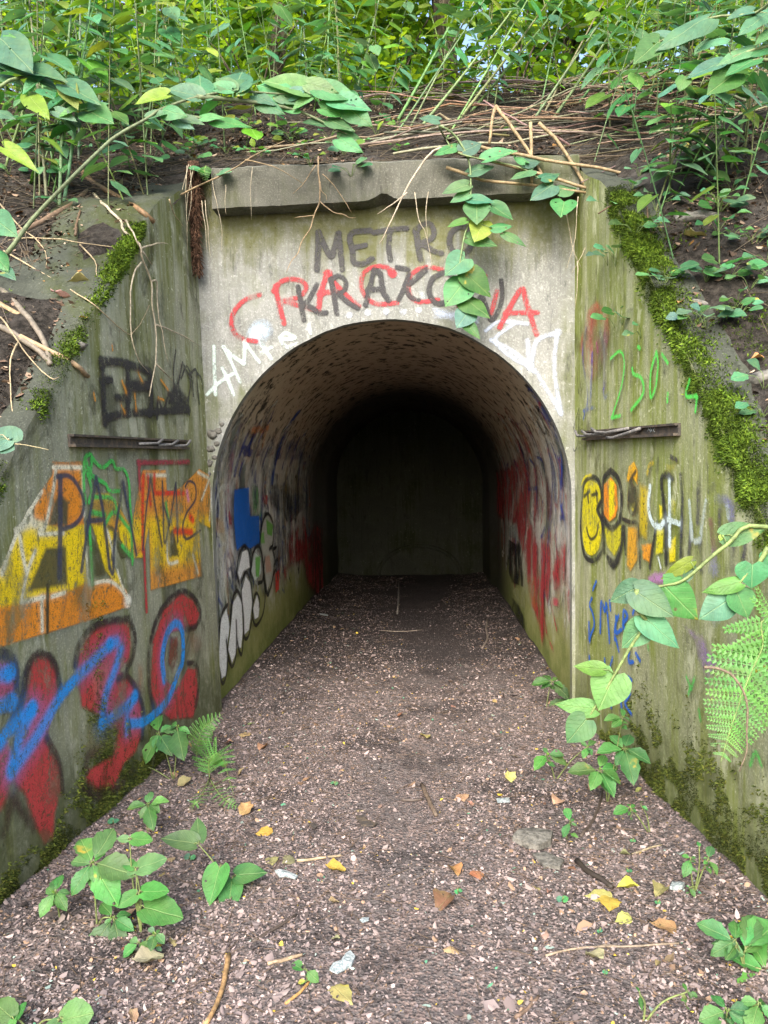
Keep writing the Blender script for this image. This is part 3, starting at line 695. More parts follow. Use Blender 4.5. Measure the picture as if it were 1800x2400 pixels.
p.lines('Z2', [[(1125,980),(1092,800),(1100,500),(1190,240),(1340,112),(1450,190),(1475,300),(1440,372),(1370,392)], [(1380,645),(1440,655),(1465,760),(1440,960)], [(545,660),(570,520),(660,390),(820,330),(950,318)], [(950,318),(988,450),(970,600),(930,690)], [(860,765),(930,745),(1000,850),(1050,1000),(1040,1200)],
  [(60,1100),(150,900),(180,720),(230,605),(300,575),(380,630),(425,780),(430,880)], [(330,1200),(430,1400),(450,1600)], [(-40,570),(60,590),(105,720),(98,860)]], .034, DKR, .88, .75)
p.fill('Z2', [(-60,530),(100,520),(110,640),(-60,630)], DKR, .6, .05)
p.lines('Z2', [[(90,1620),(150,1750),(230,1880)], [(60,1700),(20,1900)], [(620,1430),(640,1330),(720,1290)], [(600,1560),(700,1630),(850,1580),(960,1440)]], .05, (60, 40, 42), .6, .9)
BL = (24, 140, 226)
p.lines('Z2', [[(70,1430),(130,1200),(222,990)], [(222,985),(60,1130),(-20,1240)], [(75,1440),(250,1200),(430,900),(560,750),(700,610),(800,510),(850,490)], [(885,540),(840,690),(770,880),(742,1090)], [(742,1090),(870,1010),(985,900)], [(-30,735),(60,715)], [(-30,970),(75,930)]], .058, BL, .82, .75)
p.lines('Z2', [[(1205,770),(1190,600),(1230,420),(1295,350),(1340,420),(1342,620),(1300,740),(1240,900),(1150,1010),(1050,1080),(935,1095)]], .05, BL, .9, .45)
p.line('Z2', [(925,1160),(930,1020),(960,960)], .045, BL, .6, .8)
for q in [(222,985),(985,895),(50,725),(60,935),(800,510)]: p.dot('Z2', q, .032, BL, .95, .5)
p.build('bubble_graffiti', wallL, oL, 'red bubble letters outlined in black with bright blue strokes', 'paintm')
p = Paint('L', .0065)
BK2 = (36, 36, 44)
p.lines('R3', [[(740,1410),(745,1560),(765,1870)], [(735,1412),(900,1422),(1080,1482)], [(740,1560),(810,1548)], [(765,1840),(900,1800),(1100,1790),(1390,1770)], [(930,1440),(940,1620),(930,1800)], [(930,1600),(1090,1590)], [(850,1680),(950,1690)], [(1100,1490),(1110,1700),(1095,1800)]], .045, BK2, .85, .6)
p.fill('R3', [(920,1540),(1090,1560),(1085,1640),(930,1660)], BK2, .8, .03); p.fill('R3', [(1230,1640),(1300,1560),(1390,1690),(1380,1790),(1280,1790)], BK2, .75, .03)
p.lines('R3', [[(1150,1840),(1160,1700),(1200,1780),(1240,1650),(1270,1790)], [(1290,1330),(1272,1500),(1290,1700)], [(1340,1420),(1300,1600),(1240,1720)], [(1350,1440),(1400,1560),(1380,1720),(1390,1810)], [(1330,1540),(1370,1450),(1410,1540),(1420,1670)], [(1395,1510),(1440,1475),(1450,1600),(1465,1725)], [(1450,1500),(1480,1540),(1490,1620)]], .018, BK2, .9, .4)
for a_, b_ in [((890,1560),(920,1640)), ((985,1660),(995,1770)), ((885,1740),(910,1790)), ((1180,1550),(1230,1620)), ((680,1650),(690,1700)), ((815,1290),(820,1330)), ((1160,1680),(1200,1700)), ((1010,1500),(1040,1560))]: p.line('R3', [a_, b_], .018, (196, 132, 40), .8, .6)
p.build('black_graffiti', wallL, oL, 'black sprayed box letters with orange flecks above the iron bar')
# ---- other wing wall: smiley, tall letters, date
YL = (226, 214, 24)
p = Paint('R', .006)
p.fill('Z6', [(300,60),(560,40),(700,120),(680,700),(520,620),(500,200)], (190, 140, 60), .28, .08); p.fill('Z6', [(640,300),(720,320),(700,760),(630,700)], (206, 186, 30), .7, .03)
p.fill('Z6', [(170,420),(190,300),(240,262),(300,300),(320,420),(280,500),(320,600),(325,720),(300,830),(240,872),(190,820),(165,650)], YL, .98, .01, True)
p.lines('Z6', [[(165,450),(185,285),(240,235),(300,262),(330,400),(292,490),(330,600),(336,780),(300,880),(240,912),(180,850),(155,650),(165,450)]], .03, BK, .92, .4)
p.lines('Z6', [[(185,392),(228,350)], [(215,360),(220,440)], [(248,382),(292,368)], [(284,350),(290,435)], [(205,645),(222,715),(250,738),(285,700),(300,620)]], .02, BK, .92, .4); p.line('Z6', [(160,300),(190,235),(240,215)], .018, YL, .8, .5)
p.fill('Z6', [(345,300),(400,230),(450,300),(460,480),(440,560),(390,600),(345,540)], (226, 140, 40), .95, .01); p.fill('Z6', [(385,255),(430,270),(432,520),(390,590)], YL, .95, .012)
p.fill('Z6', [(350,650),(490,620),(480,780),(430,880),(370,800)], (196, 190, 40), .9, .012)
p.lines('Z6', [[(400,182),(342,250),(332,400),(338,550),(400,650),(470,590),(490,400),(462,250),(400,182)]], .034, BK, .92, .5)
p.lines('Z6', [[(340,560),(342,700),(348,850)], [(495,640),(490,780),(430,950),(372,880)]], .026, BK, .9, .5)
p.fill('Z6', [(370,860),(430,900),(490,790),(470,930),(420,990),(375,940)], BK, .8, .015)
p.fill('Z6', [(530,270),(550,150),(590,105),(620,180),(620,300),(580,230),(555,270)], (232, 176, 30), .95, .01); p.fill('Z6', [(545,470),(600,440),(590,510),(570,525)], YL, .9, .008)
p.fill('Z6', [(545,420),(570,250),(600,330),(600,500),(555,480)], (62, 64, 54), .85, .01)
p.fill('Z6', [(540,640),(620,640),(625,900),(560,1010),(530,950)], (214, 160, 44), .85, .015); p.fill('Z6', [(650,780),(735,770),(720,930),(660,900)], (222, 150, 44), .85, .015)
p.lines('Z6', [[(545,420),(560,270),(605,190)], [(500,575),(560,600),(620,612),(632,760),(640,965)], [(510,640),(520,850)], [(600,330),(608,480),(575,530),(545,470)], [(780,600),(750,760),(720,970)]], .024, BK, .88, .5)
p.fill('Z6', [(780,640),(835,660),(825,850),(765,870)], (210, 204, 30), .9, .012); p.fill('Z6', [(875,780),(935,700),(930,920),(880,930)], (220, 206, 24), .9, .012); p.fill('Z6', [(795,450),(820,470),(825,580),(800,580)], YL, .85, .012)
p.fill('Z6', [(840,120),(940,110),(945,200),(850,200)], (190, 176, 30), .55, .04); p.line('Z6', [(700,210),(715,140),(745,120)], .022, (200, 176, 30), .7, .6); p.fill('Z6', [(880,400),(940,420),(930,560),(890,520)], (190, 190, 36), .7, .02)
p.lines('Z6', [[(905,245),(850,215),(815,260),(830,420),(850,600),(852,930)]], .032, BK, .85, .6); p.lines('Z6', [[(970,215),(985,400),(980,600),(972,900)], [(890,70),(940,100)]], .026, (48, 48, 62), .8, .6)
p.lines('Z6', [[(722,310),(710,480),(740,600),(800,640),(832,600)], [(880,270),(882,540),(882,785)], [(870,580),(960,612)]], .028, (206, 226, 228), .95, .4)
p.lines('Z6', [[(1110,290),(1115,450),(1110,600)], [(1055,640),(1040,860)], [(1290,500),(1290,800)], [(1490,780),(1480,900)], [(1240,300),(1205,340)], [(1130,720),(1140,1000)], [(1400,700),(1390,980)]], .034, (66, 62, 76), .7, .8)
p.lines('Z6', [[(1178,430),(1150,600),(1128,735),(1090,760)], [(1042,430),(1055,600),(1065,730)], [(1350,470),(1360,560)]], .026, (190, 206, 200), .65, .7)
p.lines('Z6', [[(1260,410),(1340,420),(1390,490),(1392,630)]], .045, (120, 120, 160), .6, .9); p.line('Z6', [(1215,590),(1230,700),(1245,830)], .045, (126, 80, 92), .6, .9)
p.dot('Z6', (1245,970), .055, (150, 150, 184), .6, .9); p.line('Z6', [(790,890),(810,970)], .018, (206, 220, 214), .8, .5)
p.fill('Z6', [(700,1040),(760,1000),(930,1010),(950,1060),(860,1110),(710,1105)], (178, 128, 178), .85, .03)
p.fill('R1', [(1000,730),(1100,800),(1230,870),(1260,960),(1360,1080),(1320,1150),(1240,1200),(1180,1050),(1150,920),(1080,820)], (160, 130, 184), .6, .04)
p.fill('R1', [(1265,700),(1360,700),(1365,780),(1300,850),(1265,800)], (170, 186, 180), .5, .03)
p.build('smiley_graffiti', wallR, oR, 'yellow smiley face and tall yellow, orange and white letters outlined in black', 'paintm')
p = Paint('R', .006)
p.lines('R1', [[(460,490),(435,550)], [(428,610),(412,660),(435,720),(445,800),(420,870),(412,920)], [(488,850),(495,640),(520,700),(532,650),(550,850),(552,920)], [(555,630),(560,690)], [(620,730),(595,800),(590,900)], [(600,740),(600,850),(640,830)], [(650,800),(655,700),(682,740),(650,800),(692,870)], [(745,640),(720,720)],
  [(600,900),(620,980)], [(705,900),(690,1050),(722,1060)], [(742,1000),(770,1050)], [(410,1020),(410,1070)], [(520,1040),(520,1110)], [(575,1030),(555,1110)], [(600,1130),(600,1200)], [(712,1190),(682,1170),(660,1230),(680,1280),(702,1282),(665,1350),(690,1400),(712,1430)], [(560,1350),(566,1380)], [(630,1310),(640,1380)], [(408,780),(408,900)]], .024, (22, 92, 186), .85, .6)
p.build('blue_graffiti', wallR, oR, 'blue sprayed words low on the wall beside the tunnel mouth')
p = Paint('R', .0065)
p.fill('C4', [(860,620),(890,500),(930,455),(980,520),(990,600),(980,700),(920,830),(880,800),(850,680)], (190, 58, 66), .62, .04)
p.lines('C4', [[(882,590),(868,720),(890,880),(872,980)], [(940,580),(962,700),(960,880),(982,870)], [(910,700),(900,930)], [(870,945),(920,930)]], .028, (40, 74, 160), .75, .7)
p.fill('C4', [(920,590),(985,600),(975,860),(930,880)], (92, 60, 110), .5, .03)
p.lines('C4', [[(852,730),(845,800),(850,870)], [(852,935),(822,1050),(830,1118),(848,1080),(852,960)]], .014, (50, 52, 46), .85, .4)
p.lines('C4', [[(1020,540),(1085,508)], [(1040,560),(1080,700),(1075,840)]], .03, (70, 70, 66), .45, .8)
p.build('red_blue_graffiti', wallR, oR, 'faded red patch with blue loops above the iron bar', 'paintw')
p = Paint('R', .0065)
GN = (84, 206, 84)
p.lines('C4', [[(990,720),(1030,688),(1050,730),(1040,830),(1010,930),(995,975)], [(995,975),(1032,966)], [(1085,762),(1090,785),(1125,805),(1132,870),(1080,942)], [(1190,690),(1166,780),(1165,885),(1187,840),(1197,740),(1190,690)], [(1215,700),(1240,740)], [(1240,870),(1238,905)], [(1335,810),(1320,880),(1372,880)], [(1370,870),(1360,950)], [(1110,668),(1118,675)]], .021, GN, .82, .6)
p.lines('R1', [[(1105,1165),(1130,1230),(1120,1290)], [(1165,1170),(1140,1250)], [(1560,1790),(1600,1700),(1640,1790)], [(830,940),(835,970)], [(1195,1400),(1205,1470)], [(1550,1580),(1570,1560)]], .022, (70, 180, 76), .65, .7)
p.build('green_graffiti', wallR, oR, 'green sprayed date 25.04 and small green marks')
# ---- tunnel sides
vault = [c for c in tunnel.children if c.name.startswith('vault')][0]
p = Paint('TL', .008, 1.3)
p.fill('Z3', [(90,1290),(250,1180),(420,1500),(380,1600),(230,1560),(120,1600)], (196, 200, 190), .45, .06)
p.fill('Z4', [(540,130),(640,120),(830,210),(830,350),(700,480),(640,380),(540,300)], (52, 58, 58), .75, .03); p.fill('Z4', [(540,380),(680,480),(690,760),(560,780)], (150, 152, 146), .6, .04)
p.fill('Z4', [(560,20),(760,30),(830,60),(820,200),(640,200),(600,130)], (150, 132, 80), .55, .03)
p.fill('Z4', [(690,560),(740,520),(830,420),(880,600),(930,450),(1020,540),(1020,800),(1100,900),(1080,1080),(980,1130),(870,1000),(830,810),(720,840),(660,1010),(650,850),(700,780)], (156, 36, 44), .9, .10)
p.fill('Z4', [(860,600),(1000,500),(1020,800),(900,900)], (120, 22, 32), .8, .03); p.fill('Z4', [(820,400),(850,420),(850,560),(830,560)], (196, 50, 50), .8, .02)
p.fill('Z4', [(670,1000),(800,900),(880,1000),(890,1250),(700,1300)], (140, 150, 66), .45, .08)
p.fill('Z4', [(10,380),(130,420),(145,560),(60,570),(10,640)], (206, 140, 60), .5, .03)
p.lines('Z4', [[(60,580),(40,680),(45,800),(80,850),(100,720),(90,600),(60,580)], [(150,570),(130,680),(135,830),(165,850),(180,700),(150,570)]], .014, (84, 78, 60), .6, .5)
p.fill('Z4', [(355,150),(365,380),(345,380),(340,160)], (120, 150, 200), .7, .01); p.fill('Z4', [(375,120),(440,150),(465,380),(410,560),(362,560),(385,300)], (70, 140, 70), .8, .015)
p.fill('Z4', [(470,210),(520,220),(515,310),(480,300)], (190, 50, 50), .75, .012); p.fill('Z4', [(580,900),(625,850),(615,1040),(585,1075)], (206, 50, 44), .85, .01)
p.build('old_graffiti', vault, TL, 'blue, green and dark red painted areas behind the white bubble letters', 'paintw')
p = Paint('TL', .008, 1.3)
p.fill('Z4', [(220,170),(350,150),(360,400),(440,400),(445,640),(360,690),(300,650),(240,710),(215,450)], (8, 96, 190), .95, .02)
for poly, c in [([(90,1500),(100,1300),(150,1200),(180,1350),(160,1500),(150,1780),(110,1810),(80,1650)], WH), ([(190,1350),(210,1150),(250,1080),(285,1150),(295,1400),(280,1550),(250,1530),(230,1600),(200,1680),(165,1560)], WH),
  ([(285,1050),(320,920),(360,980),(378,1150),(350,1390),(310,1430),(300,1250)], WH), ([(385,1200),(420,1080),(445,1180),(432,1280),(400,1300)], WH), ([(250,900),(290,710),(340,690),(358,850),(300,880),(270,960)], WH), ([(368,880),(400,710),(450,760),(458,900),(400,970)], (200, 214, 206)),
  ([(450,600),(480,430),(520,390),(558,470),(558,620),(530,680),(565,720),(555,900),(510,1060),(480,800)], (186, 190, 180)), ([(405,760),(450,750),(440,930),(410,930)], (110, 184, 80)), ([(500,430),(562,480),(552,580),(510,560)], (110, 178, 76)), ([(450,560),(480,540),(490,640),(455,640)], (120, 180, 90)), ([(490,760),(530,740),(550,880),(500,900)], (196, 160, 140))]:
    p.fill('Z4', poly, c, .96, .01)
p.lines('Z4', [[(160,1170),(110,1250),(80,1450),(75,1650),(112,1845),(148,1780),(162,1600),(150,1480)], [(150,1480),(165,1620),(200,1705),(232,1620),(240,1450),(236,1310)], [(180,1340),(200,1140),(245,1050),(287,1150),(302,1350),(288,1585),(262,1565),(240,1450)], [(280,980),(325,888),(367,1000),(382,1200),(350,1425),(310,1455),(300,1300)],
  [(240,900),(260,750),(310,660),(357,740),(362,880)], [(240,900),(262,985)], [(365,900),(380,740),(430,660),(467,760),(472,950),(430,985)], [(385,1150),(410,1070),(442,1120),(440,1185)], [(378,1280),(400,1340),(425,1340),(472,1250),(492,1100),(475,920)], [(445,640),(470,460),(515,385),(562,470),(562,640),(530,690)], [(490,760),(480,900),(512,1085),(557,950),(577,780),(560,700),(592,672)], [(570,830),(600,775),(612,850)], [(570,900),(590,870),(605,950)]], .03, (24, 24, 26), .97, .25)
p.build('bubble_graffiti', vault, TL, 'white bubble letters outlined in black', 'paints')
p = Paint('TL', .009, 1.5)
NB = (30, 44, 116)
p.lines('Z3', [[(330,1170),(280,1300),(225,1500)], [(400,1170),(330,1300),(265,1490)], [(470,1150),(420,1280),(375,1500)], [(560,1170),(510,1300),(455,1480)], [(680,1160),(620,1300),(560,1490)], [(740,1200),(690,1320),(645,1450)], [(790,1200),(750,1310),(710,1430)], [(850,1220),(820,1310),(795,1410)], [(300,1290),(380,1330),(470,1310)], [(560,1340),(630,1350)]], .07, NB, .9, .4)
p.fill('Z3', [(690,1200),(850,1200),(850,1400),(660,1400)], NB, .55, .04); p.fill('Z3', [(360,1080),(540,1060),(520,1140),(360,1160)], (190, 110, 30), .7, .03)
p.lines('Z3', [[(560,1150),(600,1230),(540,1350)]], .05, (176, 100, 40), .6, .5)
p.build('blue_graffiti', vault, TL, 'dark blue slanting strokes high on the tunnel side', 'paintw')
def old_layers(kind, n, seed):                            # overlapping remains of older, unreadable painting
    r = random.Random(seed); q = Paint(kind, .011, 1.3); q.s.lift = -.006; pal = ([(176, 44, 56), (40, 60, 150), (26, 26, 30), (214, 218, 210), (150, 60, 70)] if kind == 'TR' else [(30, 70, 150), (26, 26, 30), (214, 218, 210), (40, 60, 130), (150, 40, 48)]) + [(206, 210, 204), (96, 108, 100), (60, 90, 84), (186, 178, 150), (176, 120, 60)]
    for k in range(n):
        y = YP+.2+r.random()**1.4*4.2; z = r.uniform(.62, 1.9); h = r.uniform(.12, .6); c = r.choice(pal); w_ = r.uniform(.03, .14)
        pts = np.array([(y+r.gauss(0, .02), z+h*t+r.gauss(0, .012)) for t in (-.5, -.2, .1, .5)])
        q.ops.append(('l', smooth_line(pts), w_, lin(*c), r.uniform(.6, 1.0), r.uniform(.3, .9)))
        if r.random() < .35:
            a = [(y+.16*math.cos(t*.8)*r.uniform(.8, 1.2), z+.22*math.sin(t*.8)*r.uniform(.8, 1.2)) for t in range(7)]; q.ops.append(('l', smooth_line(a), .03, lin(*r.choice(pal[:4])), .8, .35))
    return q
old_layers('TL', 190, 3).build('old_graffiti', vault, TL, 'overlapping remains of older paint behind the bubble letters', 'paintw')
old_layers('TR', 210, 9).build('old_graffiti', vault, TL, 'overlapping remains of older paint behind the red streaks', 'paintw')
p = Paint('TR', .008, 1.3)
RR = (178, 46, 58)
p.fill('Z5', [(520,560),(900,420),(1060,700),(1060,1500),(940,1750),(700,1600),(560,1000)], (170, 168, 158), .45, .06)
p.fill('Z5', [(420,560),(520,540),(620,430),(720,560),(740,700),(700,950),(760,1130),(900,1200),(920,1400),(1040,1150),(1066,1500),(1000,1600),(900,1500),(880,1700),(865,1950),(830,2080),(800,1900),(730,1700),(690,1400),(620,1100),(560,1000),(500,1000),(430,950)], RR, .9, .09)
p.lines('Z5', [[(440,700),(450,1000),(440,1300)], [(380,900),(370,1120)], [(960,1250),(970,1500)], [(1040,780),(1050,1000)], [(860,1500),(850,1800),(880,2000),(930,2120)], [(905,1700),(960,1950)]], .04, RR, .75, .5)
p.lines('Z5', [[(740,1100),(735,1300),(745,1520)], [(660,1150),(640,1400)], [(810,1250),(800,1450)], [(940,1050),(930,1400)], [(560,600),(570,900)], [(600,700),(590,960)]], .035, (170, 172, 150), .7, .6)
p.fill('Z5', [(700,1500),(760,1480),(780,1750),(720,1750)], (196, 120, 60), .5, .04); p.fill('Z5', [(850,600),(900,640),(920,950),(880,1000)], (92, 26, 40), .8, .03)
p.fill('Z5', [(530,1150),(600,1200),(640,1180),(650,1400),(665,1570),(560,1530),(528,1400)], (16, 16, 18), .95, .015); p.fill('Z5', [(560,1650),(620,1720),(680,1850),(695,2090),(640,2050),(570,1900)], (16, 18, 22), .95, .015)
p.fill('Z5', [(560,1560),(680,1600),(680,1780),(600,1700)], (196, 200, 150), .6, .03); p.fill('Z5', [(530,1050),(610,1010),(625,1180),(540,1140)], (180, 206, 200), .6, .02)
p.lines('Z5', [[(1000,420),(990,800),(1030,1000),(1062,1260)]], .045, (34, 70, 170), .9, .4)
p.lines('Z5', [[(910,330),(960,480),(992,720)], [(880,350),(920,600),(905,900),(880,1210)], [(720,460),(770,560),(780,1080),(822,1135),(852,1060)], [(700,460),(705,600),(712,760)], [(775,440),(830,470),(850,560)], [(540,480),(520,560),(530,780)], [(580,470),(620,560)], [(712,725),(785,715)], [(985,960),(988,1190)], [(960,1010),(1010,960)]], .03, (36, 50, 130), .85, .4)
p.line('Z5', [(920,1690),(970,1705)], .05, (206, 84, 104), .9, .6)
p.lines('Z5', [[(830,200),(850,240),(868,200),(858,160)], [(740,30),(790,110)], [(690,160),(740,230)]], .02, (36, 32, 28), .8, .4)
p.build('red_graffiti', vault, TL, 'streaks of red paint with blue letters and black patches', 'paintw')

# ---------------------------------------------------------------- leaves, stems, plants
def leaf_mesh(name, prof, heart=0.0, fold=.12, droop=.15, serr=0.0, curl=0.0, mat='leaf', nv=7, wave=.02):
    us = (-1, 0, 1) if mat == 'leaf' else (-1, -.4, .3, 1); V = []
    xs = np.array([q[0] for q in prof]); ws = np.array([q[1] for q in prof]); nr = 12 if mat == 'leaf' else 9
    prof = [(v, float(np.interp(v, xs, ws))) for v in (0, .035, .09, .16, .26, .38, .5, .62, .74, .85, .94, 1)] if nr == 12 else [(v, float(np.interp(v, xs, ws))*(1+random.uniform(-.12, .12))) for v in (0, .06, .16, .3, .46, .62, .78, .91, 1)]
    V = []; UV = []; F_ = []
    for i, (v, wd) in enumerate(prof):
        for u in us:
            a = abs(u); wq = wd*(1+serr*((i % 2)*2-1)*(a == 1))
            y = v - heart*a*a*max(0, 1-v*4)*1.0 + (0 if v > .3 else 0)
            z = fold*a*wd - droop*v*v + wave*math.sin(v*9+u*2.5) - curl*a*a*wd*1.2
            V.append((u*wq, y, z)); UV.append((.5+u*wd, v))
    n = len(us)
    for i in range(len(prof)-1):
        for k in range(n-1): a = i*n+k; F_.append((a, a+1, a+n+1, a+n))
    me = bpy.data.meshes.new(name); me.from_pydata(V, [], F_); me.materials.append(M[mat])
    uvl = me.uv_layers.new(name='UVMap')
    for lp in me.loops: uvl.data[lp.index].uv = UV[lp.vertex_index]
    me.polygons.foreach_set('use_smooth', [True]*len(me.polygons)); me.update(); return me
KN = [(0, .20), (.035, .34), (.09, .45), (.16, .505), (.26, .525), (.38, .505), (.5, .45), (.62, .37), (.74, .265), (.85, .155), (.94, .055), (1, .003)]
OV = [(0, .02), (.035, .07), (.09, .15), (.16, .25), (.26, .36), (.38, .44), (.5, .465), (.62, .44), (.74, .36), (.85, .23), (.94, .10), (1, .004)]
LEAF = dict(k=[leaf_mesh('heart_leaf', KN, .16, f, d, 0, c, wave=wv) for f, d, c, wv in ((.12, .06, 0, .012), (.05, .12, .05, .02), (.2, .09, 0, .012), (-.03, .14, .08, .02))],
            o=[leaf_mesh('ovate_leaf', OV, 0, f, d, .07, c, wave=wv) for f, d, c, wv in ((.3, .18, 0, .02), (.15, .32, .1, .035), (.4, .10, 0, .03))],
            r=[leaf_mesh('round_leaf', [(0, .25), (.035, .38), (.09, .49), (.16, .57), (.26, .62), (.38, .63), (.5, .60), (.62, .53), (.74, .43), (.85, .30), (.94, .16), (1, .02)], .15, .1, .08, .04, 0)],
            d=[leaf_mesh('dry_leaf', OV if i % 2 else KN, 0, f, d, .05, c, 'dryleaf', wave=wv) for i, (f, d, c, wv) in enumerate(((.3, -.15, 0, .05), (.5, .1, -.2, .06), (-.2, .25, .3, .05), (.1, -.3, -.3, .07), (.15, .05, .1, .03)))])
def add_leaf(parent, org, B, T, wid, hint, kind='k', color=None, name='leaf'):
    B, T = Vector(B), Vector(T); a = T-B; L = max(a.length, .004); a = a/L
    h = Vector(hint); n = h - a*h.dot(a); n = n.normalized() if n.length > 1e-4 else a.orthogonal().normalized()
    s = a.cross(n).normalized(); W = wid*L
    me = random.choice(LEAF[kind]); o = link(name, me, parent, color)
    o.matrix_basis = Matrix(((s.x*W, a.x*L, n.x*L, B.x-org.x), (s.y*W, a.y*L, n.y*L, B.y-org.y), (s.z*W, a.z*L, n.z*L, B.z-org.z), (0, 0, 0, 1)))
    return o
GR = [(.075, .215, .105), (.09, .24, .125), (.055, .17, .08), (.095, .255, .10), (.10, .25, .15), (.06, .20, .07)]
YG = [(.17, .30, .03), (.22, .33, .04), (.13, .27, .03)]
DK = [(.035, .11, .025), (.045, .14, .03)]
def jit(c, k=.26): return tuple(max(.004, x*(1+random.uniform(-k, k))) for x in c)
def pick(l): return jit(random.choice(l))
def bez(a, b, c, n=8): return [Vector(a)*(1-t)**2+Vector(b)*2*t*(1-t)+Vector(c)*t*t for t in [i/n for i in range(n+1)]]
def smooth3(pts, n=4):
    P_ = [Vector(p) for p in pts]
    if len(P_) < 3: return P_
    q = [2*P_[0]-P_[1]] + P_ + [2*P_[-1]-P_[-2]]; out = []
    for i in range(1, len(q)-2):
        for t in [k/n for k in range(n)]:
            a, b, c, d = q[i-1], q[i], q[i+1], q[i+2]
            out.append(.5*((2*b)+(-a+c)*t+(2*a-5*b+4*c-d)*t*t+(-a+3*b-3*c+d)*t**3))
    return out+[P_[-1]]
def tip_on(B, px, n, lim=.22):
    d = ray(px); n = Vector(n); k = n.dot(d)
    T = CAM + d*(n.dot(Vector(B)-CAM)/k) if abs(k) > .12 else atY(px, B[1])
    if (T-Vector(B)).length > lim: T2 = atY(px, B[1]); T = T2
    return T
def plant(name, label, cat, root, stems, leaves, hint=(0, -.75, .66), scol=(.16, .25, .08), group=None, pet=.0018):
    """stems: [(points, r0, r1)]; leaves: [(base3d, tip3d, width ratio, kind, colour)]"""
    root = Vector(root); e = empty(name, root, label, cat, group); sm = []
    for pts, r0, r1 in stems:
        p = smooth3(pts); mb = MB(); mb.tube(p, [r0+(r1-r0)*i/(len(p)-1) for i in range(len(p))], 6)
        link('stem', mb.mesh('stem', M['stem'], root), e, scol); sm += p
    mb = MB(); hv = False
    for B, T, wd, kind, c in leaves:
        h = Vector(hint)+Vector((random.uniform(-.3, .3), random.uniform(-.2, .2), random.uniform(-.2, .25)))
        add_leaf(e, root, B, T, wd, h, kind, c)
        q = min(sm, key=lambda s: (s-Vector(B)).length) if sm else root
        if (q-Vector(B)).length > .004: mb.tube([q, (q+Vector(B))/2+Vector((0, 0, .006)), Vector(B)], pet, 4); hv = True
    if hv: tag(link('leaf_stalks', mb.mesh('leaf_stalks', M['stem'], root), e, scol), kind='stuff')
    return e
def pxplant(name, label, cat, crop, stems, leaves, Y, hint=(0, -.75, .66), root=None, group=None, r=(.006, .003), scol=(.16, .25, .08), kind='k', wr=.82, cols=GR, lim=.24, wf=1.0):
    """stems and leaves given in photo pixels at distance Y (number, or function of the pixel)"""
    yf = Y if callable(Y) else (lambda p: Y)
    st = [([atY(Q(crop, p), yf(Q(crop, p))+random.uniform(-.01, .01)) for p in s], r[0], r[1]) for s in stems]
    lv = []
    for l in leaves:
        b, t = Q(crop, l[0]), Q(crop, l[1]); wd = l[2] if len(l) > 2 and l[2] else wr; c = l[3] if len(l) > 3 and l[3] else pick(cols)
        kd = l[4] if len(l) > 4 else kind
        B = atY(b, yf(b)+random.uniform(-.015, .015)); n = Vector(hint)+Vector((random.uniform(-.12, .12), 0, random.uniform(-.1, .1)))
        lv.append((B, tip_on(B, t, n, lim), wd*wf, kd, c))
    if root is None: root = st[0][0][0] if st else lv[0][0]
    elif st: st[0][0].insert(0, Vector(root))
    return plant(name, label, cat, root, st, lv, hint, scol, group)

def S(x, y):                                             # soil or rough concrete, whichever is on top
    h = H(x, y)
    if y < YP:
        L = x < XC; f = xl(y, 2) if L else xr(y, 2); d = (f-x) if L else (x-f)
        if 0 < d < .56: h = max(h, (ztl if L else ztr)(y)+.035*fb(x, y, 2, 3.2))
    return h
def hitS(p, y0=2.0, y1=14.0):
    d = ray(p); y = y0
    while y < y1:
        q = CAM + d*((y-CAM.y)/d.y)
        if (q.x < xl(q.y, 2)-.01 or q.x > xr(q.y, 2)+.01 or q.y > YP-.05) and q.z < S(q.x, q.y): return Vector((q.x, q.y, S(q.x, q.y)))
        y += .02
    return CAM + d*((y1-CAM.y)/d.y)
def hitAny(p, gap=.025):
    d = ray(p); best = None
    def tryp(q):
        nonlocal best
        t = (q-CAM).dot(d)/d.dot(d)
        if t > .3 and (best is None or t < best): best = t
    q = planeL(p)
    if 1 < q.y < YP and 0 < q.z < ztl(q.y): tryp(q)
    q = planeR(p)
    if 1 < q.y < YP and 0 < q.z < ztr(q.y): tryp(q)
    q = atY(p, YP-.14)
    if -1.32 < q.x < .99 and 3.13 < q.z < 3.42: tryp(q)
    q = atY(p, YP)
    if -1.42 < q.x < .95 and 0 < q.z < 3.37: tryp(q)
    q = hitS(p)
    if q.y < 13.9: tryp(q)
    if best is None: best = YP
    q = CAM + d*best
    return q - d.normalized()*gap
